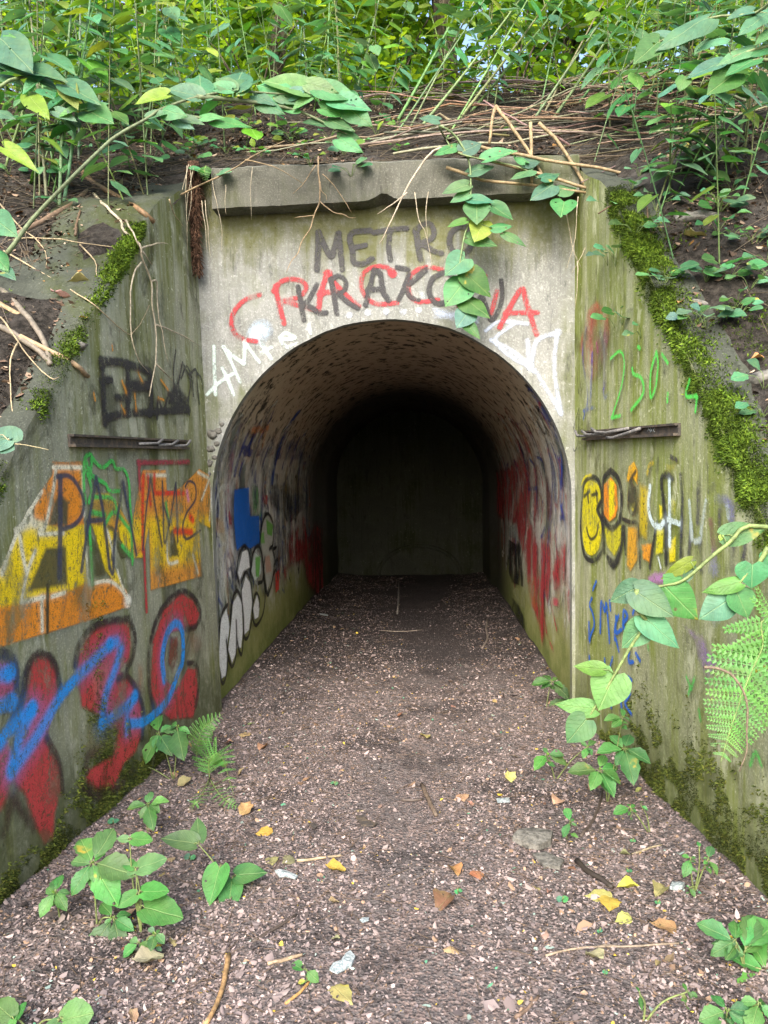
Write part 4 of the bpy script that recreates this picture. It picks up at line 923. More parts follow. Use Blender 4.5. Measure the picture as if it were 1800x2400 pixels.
# ---- the trailing knotweed shoots in front of the portal
YV = YP-.27
base = hitH(Q('C2', (265, 600)))
pxplant('knotweed_shoot', 'long leafy knotweed shoot hanging down over the METRO lettering', 'plant', 'P',
  [[Q('C2', p) for p in [(240,545),(310,590),(365,690),(375,800),(370,900),(366,960)]] + [Q('C4', p) for p in [(345,200),(325,340),(332,450),(338,520),(352,565)]]],
  [(Q('C2', a), Q('C2', b), w_, c) for a, b, w_, c in [((310,635),(212,660),.7,None), ((340,655),(424,612),.8,None), ((372,745),(482,705),.62,None), ((362,800),(248,832),.6,None), ((366,838),(284,872),.6,None), ((368,862),(480,868),.55,None), ((400,880),(402,966),1.0,None), ((465,890),(560,942),.7,None),
     ((430,955),(395,1036),.85,(.26,.34,.05)), ((470,985),(560,965),.6,None), ((362,1030),(492,1058),.55,(.05,.16,.05)), ((520,1012),(616,1056),.4,(.05,.15,.05)), ((235,520),(152,500),.7,None)]]
  + [(Q('C4', a), Q('C4', b), w_, c) for a, b, w_, c in [((352,125),(272,148),.45,(.08,.22,.04)), ((350,288),(262,356),.98,None), ((345,392),(265,486),.95,None), ((350,348),(466,450),.72,(.045,.14,.03)), ((345,462),(460,528),.7,(.045,.14,.035)), ((368,512),(315,582),.9,None), ((350,565),(416,632),.5,(.045,.15,.035))]],
  YV, (0, -.88, .45), root=base, r=(.007, .003), scol=(.22, .32, .14))
pxplant('knotweed_shoot', 'knotweed side shoot with drooping leaves in front of the lintel end', 'plant', 'C2', [[(310,655),(430,690),(560,715),(640,750),(730,820),(775,875)]],
  [((435,692),(577,640),.55), ((640,735),(545,760),.6), ((600,705),(690,668),.6), ((680,768),(764,735),.6), ((730,800),(632,852),.7), ((752,832),(836,798),.7), ((778,872),(765,932),1.1), ((610,700),(560,660),.5)], YV+.02, (0, -.8, .55), root=base, r=(.005, .0025), scol=(.25, .33, .15))
# ---- big leafy cane leaning in from the bank beside the mossy wing wall
def ycane(p): return 3.45 + .55*max(0, min(1, (p[0]-20)/650))
rt = hitH(Q('C1', (-60, 1180)))
pxplant('knotweed_cane', 'thick leaning knotweed cane ending in a fan of broad blue-green leaves', 'plant', 'C1',
  [[(30,1095),(130,960),(260,820),(400,680),(500,590),(640,510),(700,470),(850,420),(1005,395),(1200,405),(1340,412),(1500,430)], [(850,420),(1000,430),(1150,450),(1290,480),(1420,540),(1500,580)], [(700,475),(800,500),(930,520),(1000,530)]],
  [((1330,398),(1128,332),.55), ((1330,362),(1460,390),.5), ((1370,385),(1552,418),.5), ((1440,438),(1605,465),.5), ((1390,468),(1518,498),.5), ((1500,468),(1606,534),.55), ((1420,522),(1534,552),.45), ((1400,540),(1300,520),.4), ((1470,568),(1562,592),.4), ((1460,600),(1566,646),.45), ((1300,432),(1190,385),.5),
   ((1010,392),(1045,298),1.0,(.05,.16,.09)), ((1000,390),(880,372),.5), ((860,420),(715,372),.5), ((1020,398),(1090,338),.7), ((1290,470),(1175,442),.45), ((1100,412),(1195,445),.45), ((1230,402),(1095,352),.5), ((1200,410),(1300,440),.5), ((1340,420),(1260,470),.5), ((1480,425),(1540,460),.5),
   ((700,475),(805,492),.5), ((790,512),(885,534),.4), ((870,508),(968,496),.45), ((925,525),(1088,532),.35), ((760,520),(838,548),.4), ((870,418),(860,300),.6,(.06,.2,.1)), ((1005,392),(930,330),.6), ((640,508),(740,480),.4), ((720,412),(575,440),.5,(.2,.32,.03)),
   ((1120,440),(1230,480),.45), ((1250,420),(1330,370),.6), ((1410,440),(1500,400),.5)], ycane, (0, -.93, .36), root=rt, r=(.013, .0035), scol=(.15, .20, .10), lim=.3, wf=1.15)
pxplant('knotweed_cane', 'knotweed cane with large dark drooping leaves beside the leaning thick cane', 'plant', 'C1',
  [[(-40,420),(120,330),(290,360),(380,470)], [(-40,200),(60,230),(130,300)]],
  [((10,285),(262,372),.42,(.04,.13,.06)), ((130,310),(285,335),.4,(.05,.15,.07)), ((285,368),(432,442),.5,(.05,.16,.08)), ((378,480),(488,525),.7,(.06,.2,.06)), ((365,470),(235,502),.4), ((120,412),(202,492),.4,(.18,.3,.03)), ((0,165),(125,285),.62,(.05,.15,.09)), ((40,150),(150,205),.5), ((290,375),(330,460),.5,(.18,.22,.05)),
   ((180,330),(90,400),.5), ((60,230),(-20,300),.5), ((240,480),(330,520),.45), ((370,470),(470,440),.5), ((0,330),(120,360),.4,(.05,.16,.07)), ((-20,480),(60,500),.5), ((20,640),(160,730),.35,(.2,.32,.03))], 3.1, (0, -.86, .5), root=hitH(Q('C1', (-160, 700))), r=(.009, .003), scol=(.2, .28, .12), lim=.3)
# ---- leaves reaching in from the bank above the algae-streaked wing wall
pxplant('knotweed_cane', 'knotweed branch with broad pale leaves over the bank beside the smiley wall', 'plant', 'C2',
  [[(1760,20),(1600,60),(1400,80),(1190,180)], [(1760,170),(1600,215),(1470,260)], [(1700,260),(1600,260),(1450,280)]],
  [((1400,78),(1178,182),.42), ((1190,178),(1080,268),.55), ((1345,130),(1250,192),.6), ((1592,50),(1478,76),.4), ((1662,58),(1535,130),.45), ((1480,188),(1345,212),.45), ((1595,212),(1438,266),.42), ((1455,272),(1305,332),.45), ((1605,258),(1470,322),.5), ((1665,200),(1588,232),.5), ((1515,318),(1398,402),.75,(.05,.16,.03)), ((1240,150),(1160,130),.6), ((1300,330),(1280,385),.8,(.07,.2,.05)), ((1700,130),(1600,190),.5), ((1400,100),(1340,150),.5), ((1085,320),(1110,375),.7,(.1,.25,.04))],
  3.0, (0, -.86, .5), root=hitH(Q('C2', (1760, 420)), 2.6), r=(.008, .003), scol=(.24, .3, .14), lim=.3)
# ---- branch in front of the smiley wall
YB = 2.42
pxplant('knotweed_cane', 'knotweed branch with big heart leaves in front of the smiley graffiti', 'plant', 'R1',
  [[(1660,105),(1370,230),(1080,470),(925,520),(735,545)], [(735,545),(715,650),(775,740),(795,790),(690,950),(575,1150),(430,1390),(372,1470)], [(1660,250),(1590,365),(1540,400),(1455,505),(1385,600)]],
  [((1352,168),(1652,118),.6), ((1330,165),(1322,207),.8,(.25,.38,.06)), ((1112,350),(905,478),.4,(.16,.22,.015)), ((1455,500),(1192,562),.45,(.1,.27,.05)), ((1548,372),(1548,542),1.3), ((1640,290),(1680,390),1.0), ((1385,618),(1180,758),.85), ((1440,572),(1525,752),1.05), ((920,518),(1178,772),.75), ((722,562),(1002,742),.72), ((738,530),(540,635),.75), ((778,742),(1045,955),.62), ((795,792),(626,965),.78),
   ((575,1152),(462,1405),.98,(.12,.29,.07)), ((490,1112),(285,1094),.55,(.13,.28,.05)), ((432,1392),(152,1358),.48,(.1,.27,.06)), ((372,1470),(236,1635),.95), ((1080,470),(1150,330),.4)],
  YB, (-.12, -.97, .2), root=(1.62, 2.42, H(1.62, 2.42)-.02), r=(.009, .003), scol=(.20, .28, .09), lim=.3)
# ---- small leafy weeds; distance from the pixel where each stands on the ground
def weed(label, crop, basepx, centres, cols=[(.06, .19, .05), (.075, .23, .065), (.05, .16, .05), (.09, .26, .07)], kind='o', wr=.62, name='balsam_plant', hint=(0, -.55, .83), group=None, lift=0):
    g = hitG(Q(crop, basepx)); yb = g.y; stems = []; lv = []
    for c, tips in centres:
        C_ = atY(Q(crop, c), yb-.02); stems.append(([g-Vector((0, 0, .015)), (g+C_)/2+Vector((random.uniform(-.01, .01), 0, .01)), C_], .0035, .002))
        for t in tips:
            w_ = wr; c_ = pick(cols)
            if len(t) > 2: w_ = t[2]
            n = Vector(hint)+Vector((random.uniform(-.15, .15), random.uniform(-.1, .1), 0)); T = tip_on(C_, Q(crop, t[:2]), n, .2)
            B = C_ + (T-C_)*.12 + Vector((0, 0, random.uniform(-.004, .004))); lv.append((B, T, w_*random.uniform(.9, 1.1), kind, c_))
        if kind == 'o' and len(tips) > 2:
            m_ = sum((l_[1]-l_[0]).length for l_ in lv[-len(tips):])/len(tips)
            for _ in range(4):
                a_ = random.uniform(0, 6.28); d_ = Vector((math.cos(a_), math.sin(a_)*.8, random.uniform(-.25, .3))).normalized(); b_ = C_+Vector((0, .004, -random.uniform(.008, .05))); lv.append((b_, b_+d_*m_*random.uniform(.4, .85), .6, kind, pick(cols)))
        if len(tips) > 3: lv.append((C_, C_+Vector((random.uniform(-.01, .01), -.012, .012)), .8, kind, (.2, .4, .06)))
    return plant(name, label, 'plant', g, stems, lv, hint, (.2, .26, .09), group)
weed('leafy balsam plant with a whorl of leaves against the mossy base of the smiley wall', 'C8', (965,700), [((1040,470), [(918,482),(975,405),(1065,388),(1155,522),(1080,612),(1005,528)]), ((1030,335), [(1030,290),(950,340),(1065,350),(985,375)]), ((930,560), [(795,560),(895,645),(1015,548),(955,490),(1025,610),(1000,668)])])
weed('small balsam with three pale leaf tufts at the end of the red tunnel wall', 'C8', (740,600), [((705,495), [(690,458),(780,495),(650,558),(800,525)]), ((880,460), [(915,430),(860,500),(900,495),(850,440)])])
weed('balsam plant with dark glossy leaves below the yellowing knotweed leaves', 'C8', (700,290), [((725,178), [(636,190),(690,140),(750,155),(800,240),(775,205)]), ((820,260), [(695,315),(860,180),(900,260),(790,350)])], DK)
weed('tiny balsam seedling with four leaves beside a thin dark stick', 'C8', (790,860), [((805,790), [(785,720),(768,842),(832,800),(822,770)])])
weed('balsam seedling with a pale stem and six leaves at the mossy wall foot', 'C8', (1340,1085), [((1362,900), [(1360,865)]), ((1325,945), [(1285,928),(1300,1015),(1348,938)]), ((1400,945), [(1417,882),(1445,1010),(1380,942)]), ((1320,1070), [(1305,1060),(1345,1110),(1335,1090)])])
weed('low seedling growing where the moss ends on the smiley wall', 'C8', (1150,830), [((1065,725), [(990,745),(1085,705),(1050,705)]), ((1110,715), [(1140,735),(1115,690)]), ((1190,865), [(1160,855),(1220,860),(1200,885)])])
weed('large toothed balsam plant with pale speckled leaves beside the mossy wall end', 'C8', (1560,1420), [((1520,1300), [(1350,1212),(1415,1350),(1518,1192)]), ((1560,1340), [(1555,1205,.55),(1600,1180,.6),(1700,1210)]), ((1660,1445), [(1495,1352,.62),(1545,1210,.5),(1540,1600,.9),(1720,1400),(1700,1560)])], wr=.62)
weed('drooping balsam leaves at the edge of the path below the speckled plant', 'C8', (1560,1640), [((1480,1600), [(1365,1640),(1420,1520),(1560,1655),(1590,1600)]), ((1620,1570), [(1540,1560),(1700,1640),(1580,1690)])], wr=.7)
weed('thin bent seedling with a folded leaf on the bare litter', 'C8', (1120,1640), [((1105,1530), [(1090,1490,.4),(1115,1600,.4)]), ((1310,1520), [(1290,1480),(1360,1540),(1330,1550)])], DK)
weed('bushy balsam with broad leaves at the foot of the red bubble letters', 'C7', (420,1230), [((400,965), [(492,805),(345,842),(300,948),(455,920),(575,1005,.75),(300,1092),(495,1125),(415,1050)]), ((490,1200), [(430,1130),(565,1172),(575,1250),(525,1345),(375,1352),(445,1235)])], wr=.62)
weed('small pale balsam clump against the dark corner of the red graffiti wall', 'C7', (260,1200), [((240,1090), [(190,1065),(270,1010),(168,1195),(300,1085),(285,1165),(230,1030)])], wr=.62)
weed('balsam seedling with six spread leaves below the small fern', 'C7', (640,830), [((640,710), [(645,642),(545,728),(605,765),(658,815),(690,742),(728,692)])], wr=.62)
weed('upright balsam with hanging leaves in front of the red and blue C', 'C7', (750,600), [((685,405), [(680,315),(742,365),(610,515),(672,478),(738,488),(640,440)]), ((765,375), [(740,350),(820,400),(790,515),(730,380)]), ((590,535), [(560,525),(615,540),(570,595)])], wr=.6)
weed('row of rounded knotweed leaves on upright reddish stems', 'C7', (610,1260), [((560,860), [(505,855),(660,862)]), ((585,990), [(718,940),(530,950)]), ((600,1090), [(730,1080),(500,1150)]), ((605,1150), [(790,1195)]), ((590,1000), [(540,1010)])], kind='r', wr=.62, name='knotweed_seedling')
weed('low knotweed seedling with heart leaves lying out over the litter', 'C7', (1000,1060), [((860,885), [(690,850,.6),(850,762)]), ((955,970), [(900,1145,.72)]), ((1005,1020), [(1155,1000,.72),(980,1205,.6)]), ((1055,1090), [(1140,1110,.6)])], kind='k', name='knotweed_seedling')
weed('cluster of broad leaves at the near edge of the litter', 'C7', (140,1690), [((60,1640), [(-30,1560),(110,1560,.6),(40,1700)]), ((260,1640), [(400,1610,.9),(180,1700),(330,1570)])], kind='r', wr=.7, name='knotweed_seedling')
weed('tiny seedling with a bitten leaf beside the crumpled plastic scrap', 'C7', (1360,1480), [((1320,1425), [(1260,1395),(1375,1470,.8),(1300,1400)])], wr=.7)
weed('sparse dark ivy tuft under the bushy balsam', 'C7', (620,1340), [((600,1310), [(525,1365),(560,1290),(640,1330)]), ((670,1270), [(640,1240),(710,1310),(690,1250),(650,1340)])], DK+GR, wr=.8)
k = 0
for cp, q in [('R4',(645,515)), ('R5',(205,1040)), ('R5',(250,1400)), ('R5',(705,790)), ('R5',(460,520)), ('C8',(770,1120)), ('C7',(490,785)), ('R5',(490,260)), ('R4',(1450,1215)), ('C7',(820,940))]:
    weed('tiny two-leaved seedling dotted on the litter', cp, (q[0], q[1]+6), [(q, [(q[0]-26, q[1]-6), (q[0]+26, q[1]-8)])], [(.07,.25,.13)], 'r', .9, 'seedling', group='two-leaved seedlings on the litter'); k += 1
# plants on the bank and along the lintel
def tuft(label, crop, q, n, size, cols=GR, kind='r', name='herb', group=None, wr=.8):
    b = hitAny(Q(crop, q), -.005); st, lv = [], []
    for i in range(n):
        a = 2*math.pi*i/n+random.uniform(-.4, .4); T0 = b+Vector((math.cos(a)*size*1.1, -.6*size+math.sin(a)*size*.5, size*random.uniform(.4, 1.3)))
        st.append(([b, (b+T0)/2+Vector((0, -.01, .02)), T0], .0016, .001))
        d = (T0-b); d.z *= .25; d = d.normalized(); lv.append((T0, T0+d*size*random.uniform(.8, 1.2)+Vector((0, 0, -.2*size)), wr, kind, pick(cols)))
    plant(name, label, 'plant', b, st, lv, (0, -.7, .7), (.17, .26, .08), group)
tuft('round scalloped nettle-like leaves on the soil above the mossy wing wall', 'C1', (630,770), 3, .09); tuft('pale scalloped leaf tuft hanging beside the fibrous root', 'C1', (900,800), 3, .075)
for q in [(1100,600),(1290,610),(1320,640),(1130,680),(1290,690),(470,680),(860,620)]: tuft('small clover-like herb on the soil above the lintel', 'C1', q, 4, .035, [(.10,.30,.06),(.13,.33,.07)], 'r', 'clover', 'small herbs above the lintel')
for q in [(50,560),(60,660),(520,590),(1040,590)]: tuft('small clover-like herb on the soil above the lintel', 'C2', q, 4, .04, [(.10,.30,.06),(.13,.33,.07)], 'r', 'clover', 'small herbs above the lintel')
for q in [(1100,550),(1500,840),(1440,900),(1640,640),(1580,1050)]: tuft('low leafy weed on the bank beside the smiley wall', 'C2', q, 5, .06, GR, 'o', 'weed', 'weeds on the bank beside the smiley wall')
for q in [(1390,600),(1580,430),(1650,320),(1640,860),(1630,980),(1600,240),(1440,180)]: tuft('low leafy weed on the bank beside the smiley wall', 'C4', q, 4, .07, GR, 'o', 'weed', 'weeds on the bank beside the smiley wall')
for q in [(40,760),(350,670),(260,900),(90,640),(380,580)]: tuft('leafy weed among the canes beside the mossy wall', 'C1', q, 4, .06, GR+YG, 'o', 'weed', 'weeds among the canes beside the mossy wall')
for k in range(26): tuft('small leafy herb on the dark soil behind the mossy wall and lintel', 'P', (random.uniform(0, 900), random.uniform(300, 420)), random.randint(4, 6), random.uniform(.04, .075), GR+YG, random.choice('ro'), 'herb', 'herbs on the soil behind the mossy wall')
for k in range(24): tuft('small leafy herb on the soil slope beside the smiley wall', 'P', (random.uniform(1420, 1800), random.uniform(330, 800)), random.randint(4, 6), random.uniform(.04, .075), GR+DK, random.choice('ro'), 'herb', 'herbs on the slope beside the smiley wall')
pxplant('knotweed_shoot', 'pale leaf on a thin stalk crossing in front of the mossy wall', 'plant', 'C5', [[(-60,90),(60,75),(140,85),(210,100)]], [((62,72),(-60,20),.9), ((40,60),(-60,110),.6)], 2.3, (0, -.8, .5), root=(-1.62, 2.3, H(-1.62, 2.3)-.02), r=(.002, .0015), scol=(.4, .35, .2))
pxplant('knotweed_shoot', 'leaves poking in from the bank above the black box letters', 'plant', 'C3', [[(-80,250),(-10,200),(10,150)]], [((-20,120),(68,185),.7), ((-20,320),(66,366),.6), ((-20,180),(40,120),.8), ((-30,260),(30,330),.6)], 2.5, (0, -.8, .5), root=(-1.75, 2.5, H(-1.75, 2.5)-.02), r=(.004, .002))

# ---------------------------------------------------------------- ferns
def pinna_mesh():
    V, F_ = [], []; n = 9
    for i in range(n):
        v = .04+.92*i/n; L = .13*(1-v)**.5+.015; w_ = .06
        for sg in (-1, 1):
            b = len(V); V += [(0, v, 0), (sg*L*.55, v+w_+.02, .01), (sg*L, v+.05, -.012), (sg*L*.5, v-w_+.03, .01)]; F_.append((b, b+1, b+2, b+3) if sg < 0 else (b+3, b+2, b+1, b))
    b = len(V); V += [(-.008, 0, .004), (.008, 0, .004), (0, 1, -.02)]; F_.append((b, b+1, b+2))
    me = bpy.data.meshes.new('pinna'); me.from_pydata(V, [], F_); me.materials.append(M['leaf'])
    me.uv_layers.new(name='UVMap')
    for lp in me.loops: me.uv_layers[0].data[lp.index].uv = (.1, .2)
    me.update(); return me
PIN = pinna_mesh()
def frond(root_e, org, pts, hint, L0, n=18, colr=(.11, .28, .065), skip=.12):
    p = smooth3(pts, 6); mb = MB(); mb.tube(p, [.003-.0022*i/(len(p)-1) for i in range(len(p))], 5); link('rachis', mb.mesh('rachis', M['stem'], org), root_e, (.2, .3, .08))
    for i in range(n):
        t = skip+(1-skip)*i/n; k = t*(len(p)-1); a = int(k); b = min(a+1, len(p)-1); P0 = p[a].lerp(p[b], k-a); tg = (p[b]-p[a]).normalized() if b > a else (p[-1]-p[-2]).normalized()
        h = Vector(hint); nn = (h-tg*h.dot(tg)).normalized(); s = tg.cross(nn)
        L = L0*(math.sin(min(1, (t-skip+.12)*2.2)*math.pi/2))*(1-t)**.75*1.25+.008
        for sg in (-1, 1):
            d = (s*sg*.93+tg*.36+nn*random.uniform(-.12, .05)).normalized(); T = P0+d*L; o = link('pinna', PIN, root_e, jit(colr, .15))
            x = d.cross(nn).normalized(); z = x.cross(d).normalized(); Wd = L*1.35
            o.matrix_basis = Matrix(((x.x*Wd, d.x*L, z.x*L, P0.x-org.x), (x.y*Wd, d.y*L, z.y*L, P0.y-org.y), (x.z*Wd, d.z*L, z.z*L, P0.z-org.z), (0, 0, 0, 1)))
def fern(label, root, fronds):
    root = Vector(root); e = empty('fern', root, label, 'fern')
    for pts, hint, L0, n in fronds: frond(e, root, [root]+[Vector(p) for p in pts] if (Vector(pts[0])-root).length > .02 else pts, hint, L0, n)
    return e
YF = 2.12
rf = Vector((1.38, 2.25, H(1.38, 2.25)))
fern('big pale green fern hanging over the end of the smiley wall', rf, [([atY(Q('R1', q), YF-.03*i) for i, q in enumerate([(1700,760),(1620,960),(1520,1180),(1440,1400),(1380,1580),(1325,1770)])], (.1, -.95, .3), .16, 17), ([atY(Q('R1', q), YF+.06) for q in [(1720,800),(1690,1100),(1660,1350),(1640,1560)]], (-.1, -.95, .3), .13, 13)])
g1 = hitG(Q('C7', (850, 520))); g2 = hitG(Q('C7', (905, 600)))
fern('small fern standing where the tunnel wall meets the red C graffiti', g1, [([g1, atY(Q('C7', (855,440)), g1.y), atY(Q('C7', (890,370)), g1.y), atY(Q('C7', (965,320)), g1.y+.02)], (-.3, -.9, .3), .10, 13)])
fern('two bright fern fronds bent down over the litter by the wall foot', g2, [([g2, atY(Q('C7', (905,520)), g2.y), atY(Q('C7', (955,500)), g2.y-.04), atZ(Q('C7', (1010,670)), .05)], (.2, -.6, .75), .12, 14), ([g2, atZ(Q('C7', (960,680)), .06), atZ(Q('C7', (1030,725)), .03)], (0, -.5, .85), .05, 10), ([g2, atZ(Q('C7', (860,690)), .06), atZ(Q('C7', (820,720)), .03)], (0, -.5, .85), .05, 10)])
for q, lb in [((770,540),'feathery fern on the bank between the canes'), ((810,600),'small fern at the soil edge beside the fibrous root')]:
    b = hitH(Q('C1', q)); fern(lb, b, [([b, b+Vector((s*.10, -.12, .2)), b+Vector((s*.25, -.25, .18))], (0, -.6, .8), .09, 14) for s in (-1, .2, 1.2)] + [([b, b+Vector((-.05, -.05, .3)), b+Vector((-.1, -.1, .5))], (0, -.9, .4), .1, 14)])
b = hitAny(Q('C1', (890, 715))); fern('fern tip hanging over the fibrous root', b, [([b, b+Vector((.0, -.03, -.04)), b+Vector((.01, -.05, -.11))], (0, -.95, .2), .05, 9)])

# ---------------------------------------------------------------- twigs, roots, dead stalks
TAN, GREYT, BRN, PALE = (.36, .27, .15), (.22, .19, .15), (.13, .085, .05), (.48, .42, .31)
def twig(name, label, cat, crop, lines, r, colr, group=None, gap=.025, mode='any', taper=.35):
    P0 = None; e = None
    for i, ln in enumerate(lines):
        if mode == 'any': pts = [hitAny(Q(crop, q), gap) for q in ln]
        elif mode == 'g': pts = [hitG(Q(crop, q))+Vector((0, 0, gap)) for q in ln]
        else: pts = [atY(Q(crop, q), mode) for q in ln]
        pts = smooth3(pts, 3)
        pts = [p+Vector((fb(p.x, p.y, p.z, 9), fb(p.y, p.z, p.x, 9), fb(p.z, p.x, p.y, 9)))*.006 for p in pts]
        mb = MB(); rr = r*(1 if i == 0 else .65); mb.tube(pts, [rr*(1-(1-taper)*k/(len(pts)-1)) for k in range(len(pts))], 6)
        if len(lines) == 1:
            return tag(link(name, mb.mesh(name, M['stem'], pts[0]), None, colr, pts[0]), label, cat, group)
        if e is None: P0 = pts[0]; e = empty(name, P0, label, cat, group)
        link('twig_main' if i == 0 else 'side_twig', mb.mesh('side_twig', M['stem'], P0), e, colr)
    return e
YH = YP-.17
twig('hanging_root', 'forked pale root with an orange stretch hanging over the lintel', 'root', 'R6', [[(1125,0),(1135,180),(1135,350),(1090,470),(1055,590),(990,690),(960,780),(900,850),(870,930)], [(1135,350),(1250,440),(1330,460),(1380,490),(1435,485)], [(1090,470),(980,475),(935,485)], [(1165,130),(1250,220),(1340,350),(1395,445)], [(1110,60),(1000,220),(925,290)], [(1140,190),(1150,260),(1190,300),(1195,340)]], .005, (.45, .33, .2), mode=YH)
for ln in [[(265,175),(290,300),(320,430),(345,600),(345,750)], [(590,80),(578,300),(588,500)], [(380,220),(370,350),(380,450)], [(60,60),(55,400),(70,750)], [(75,50),(30,250),(5,450)], [(180,350),(215,600),(228,750)], [(210,350),(240,650),(255,800)], [(90,60),(100,300),(60,560)], [(120,80),(60,380),(66,600)]]:
    twig('hanging_root', 'thin pale rootlet hanging over the lintel edge by the fibrous root', 'root', 'R6', [ln], .0026, PALE, 'thin rootlets over the lintel', mode=YH)
for ln in [[(840,20),(825,200),(790,330)], [(960,30),(890,80),(885,200),(840,300),(810,350)], [(945,40),(955,150),(970,250),(970,380),(1000,480),(1035,535)], [(965,190),(995,200),(990,300),(1005,370)], [(780,60),(810,220),(850,330)], [(885,80),(930,170),(935,230)], [(835,300),(835,400),(825,500)], [(135,0),(150,120),(185,190),(210,320)], [(190,0),(180,100),(190,200)]]:
    twig('hanging_root', 'pale rootlet hanging by the corner of the smiley wall and the portal', 'root', 'C4', [ln], .0034, PALE, 'rootlets at the smiley wall corner', mode=YH-.02)
twig('dead_twig', 'long pale bare twig slanting down across the METRO lettering', 'twig', 'C2', [[(290,650),(215,650),(110,790),(40,940),(-20,1055)], [(100,830),(40,880),(-30,925)]], .008, (.55, .47, .36), mode=YP-.22)
twig('dead_twig', 'thin brown twig lying along the soil above the lintel', 'twig', 'C1', [[(500,840),(720,855),(830,815),(990,740),(1100,670),(1230,610)], [(1060,690),(1180,720),(1310,790)]], .007, (.35, .26, .15), mode=YP-.2)
for ln, lb in [([(410,635),(690,690),(930,725),(1110,765),(1300,755),(1420,740)], 'long tan dead cane lying across the corner above the smiley wall'), ([(300,655),(640,740),(830,800),(1060,865),(1300,880),(1480,870)], 'bowed tan dead cane reaching from the lintel to the bank'), ([(270,720),(420,775),(640,800),(880,835)], 'short dark dead cane resting on the lintel end')]:
    twig('dead_cane', lb, 'cane', 'C2', [ln], .010, TAN, mode=YP-.2, taper=.7)
for ln, lb in [([(480,455),(560,560),(640,680),(690,770)], 'bent tan stalk kinked over the soil above the lintel'), ([(670,530),(740,600),(820,720),(870,800)], 'pale stalk bowing over the lintel end'), ([(632,530),(635,650),(638,790)], 'upright tan stub in front of the lintel end'), ([(480,460),(465,540),(455,620)], 'broken brown stub beside the bent stalk')]:
    twig('dead_stalk', lb, 'stalk', 'C2', [ln], .011, TAN, mode=YP-.16, taper=.8)
twig('dead_branch', 'bleached forked branch hanging down over the mossy wall', 'branch', 'R3', [[(690,170),(790,270),(890,370),(920,450),(1035,550),(1060,660),(1120,830),(1130,1000),(1155,1140),(1150,1430),(1105,1680)], [(1150,1430),(1275,1555)], [(1155,1140),(1350,1220),(1475,1295)], [(1120,825),(1165,830),(1175,1050),(1200,1200),(1245,1420)], [(1055,680),(990,770),(970,900),(975,1230),(1030,1410),(1100,1495)], [(1060,600),(1130,695)], [(935,370),(1000,500),(1040,580)], [(1040,580),(1160,540),(1235,540)]], .0085, PALE, gap=.05)
for ln, lb in [([(60,520),(200,500),(460,510),(700,545),(1040,585)], 'thin horizontal twig meeting the bleached branch'), ([(30,595),(250,720),(520,880),(700,1000),(930,1195),(1000,1190),(1110,1000)], 'long thin straw-coloured twig crossing the moss'), ([(590,540),(700,670),(725,790)], 'short curved rootlet on the block top'), ([(0,245),(150,420),(290,530),(345,640),(340,720)], 'thin grey twig curving over the bank beside the block'), ([(0,1080),(100,1220),(200,1360),(370,1530),(440,1525)], 'wavy pale twig over the lower moss cushion'), ([(130,1280),(85,1360),(75,1500),(100,1800),(155,1985)], 'pale stalk hooked over the lower moss cushion'), ([(1255,220),(1290,320),(1355,410)], 'short twig below the brown horizontal twig')]:
    twig('dead_twig', lb, 'twig', 'R3', [ln], .0045, (.45, .36, .22), gap=.03)
for ln, r_, c_, lb in [([(0,870),(130,1000),(260,1150),(360,1340),(370,1440)], .014, GREYT, 'grey weathered stick lying steeply across the bank'), ([(-40,970),(110,1050),(370,1175)], .016, TAN, 'jointed tan cane with a broken end on the bank'), ([(-40,1140),(160,1250),(310,1350),(380,1440)], .014, GREYT, 'grey stick crossing under the broken tan cane'), ([(150,1230),(400,1350),(560,1440),(655,1525)], .013, (.42,.30,.18), 'tan cane pointing at the black box letters'), ([(610,0),(690,90),(900,210),(1050,300),(1140,375)], .017, (.26,.16,.08), 'thick brown cane with a charred end on the concrete block'), ([(100,490),(300,380),(520,260),(700,110)], .018, (.2,.135,.09), 'thick brown log lying behind the leaning cane'), ([(560,480),(575,380),(600,300)], .008, BRN, 'dark curled stick on the concrete block')]:
    twig('dead_cane', lb, 'cane', 'R3', [ln], r_, c_, gap=.02, taper=.85)
for ln in [[(1590,1360),(1440,1300),(1240,1190)], [(300,180),(340,370),(420,560)], [(300,0),(290,120),(330,250)]]:
    twig('dead_twig', 'brown twig on the bank of the smiley wall', 'twig', 'R2', [[(q[0]*.6, q[1]) for q in ln]], .006, BRN, 'brown twigs on the smiley wall bank', gap=.01)
twig('dead_twig', 'curved thin brown twig hanging in front of the fern', 'twig', 'R1', [[(1205,1105),(1330,1110),(1430,1170),(1500,1320),(1520,1550),(1520,1700),(1470,1850)]], .0045, (.22, .17, .12), mode=1.98)
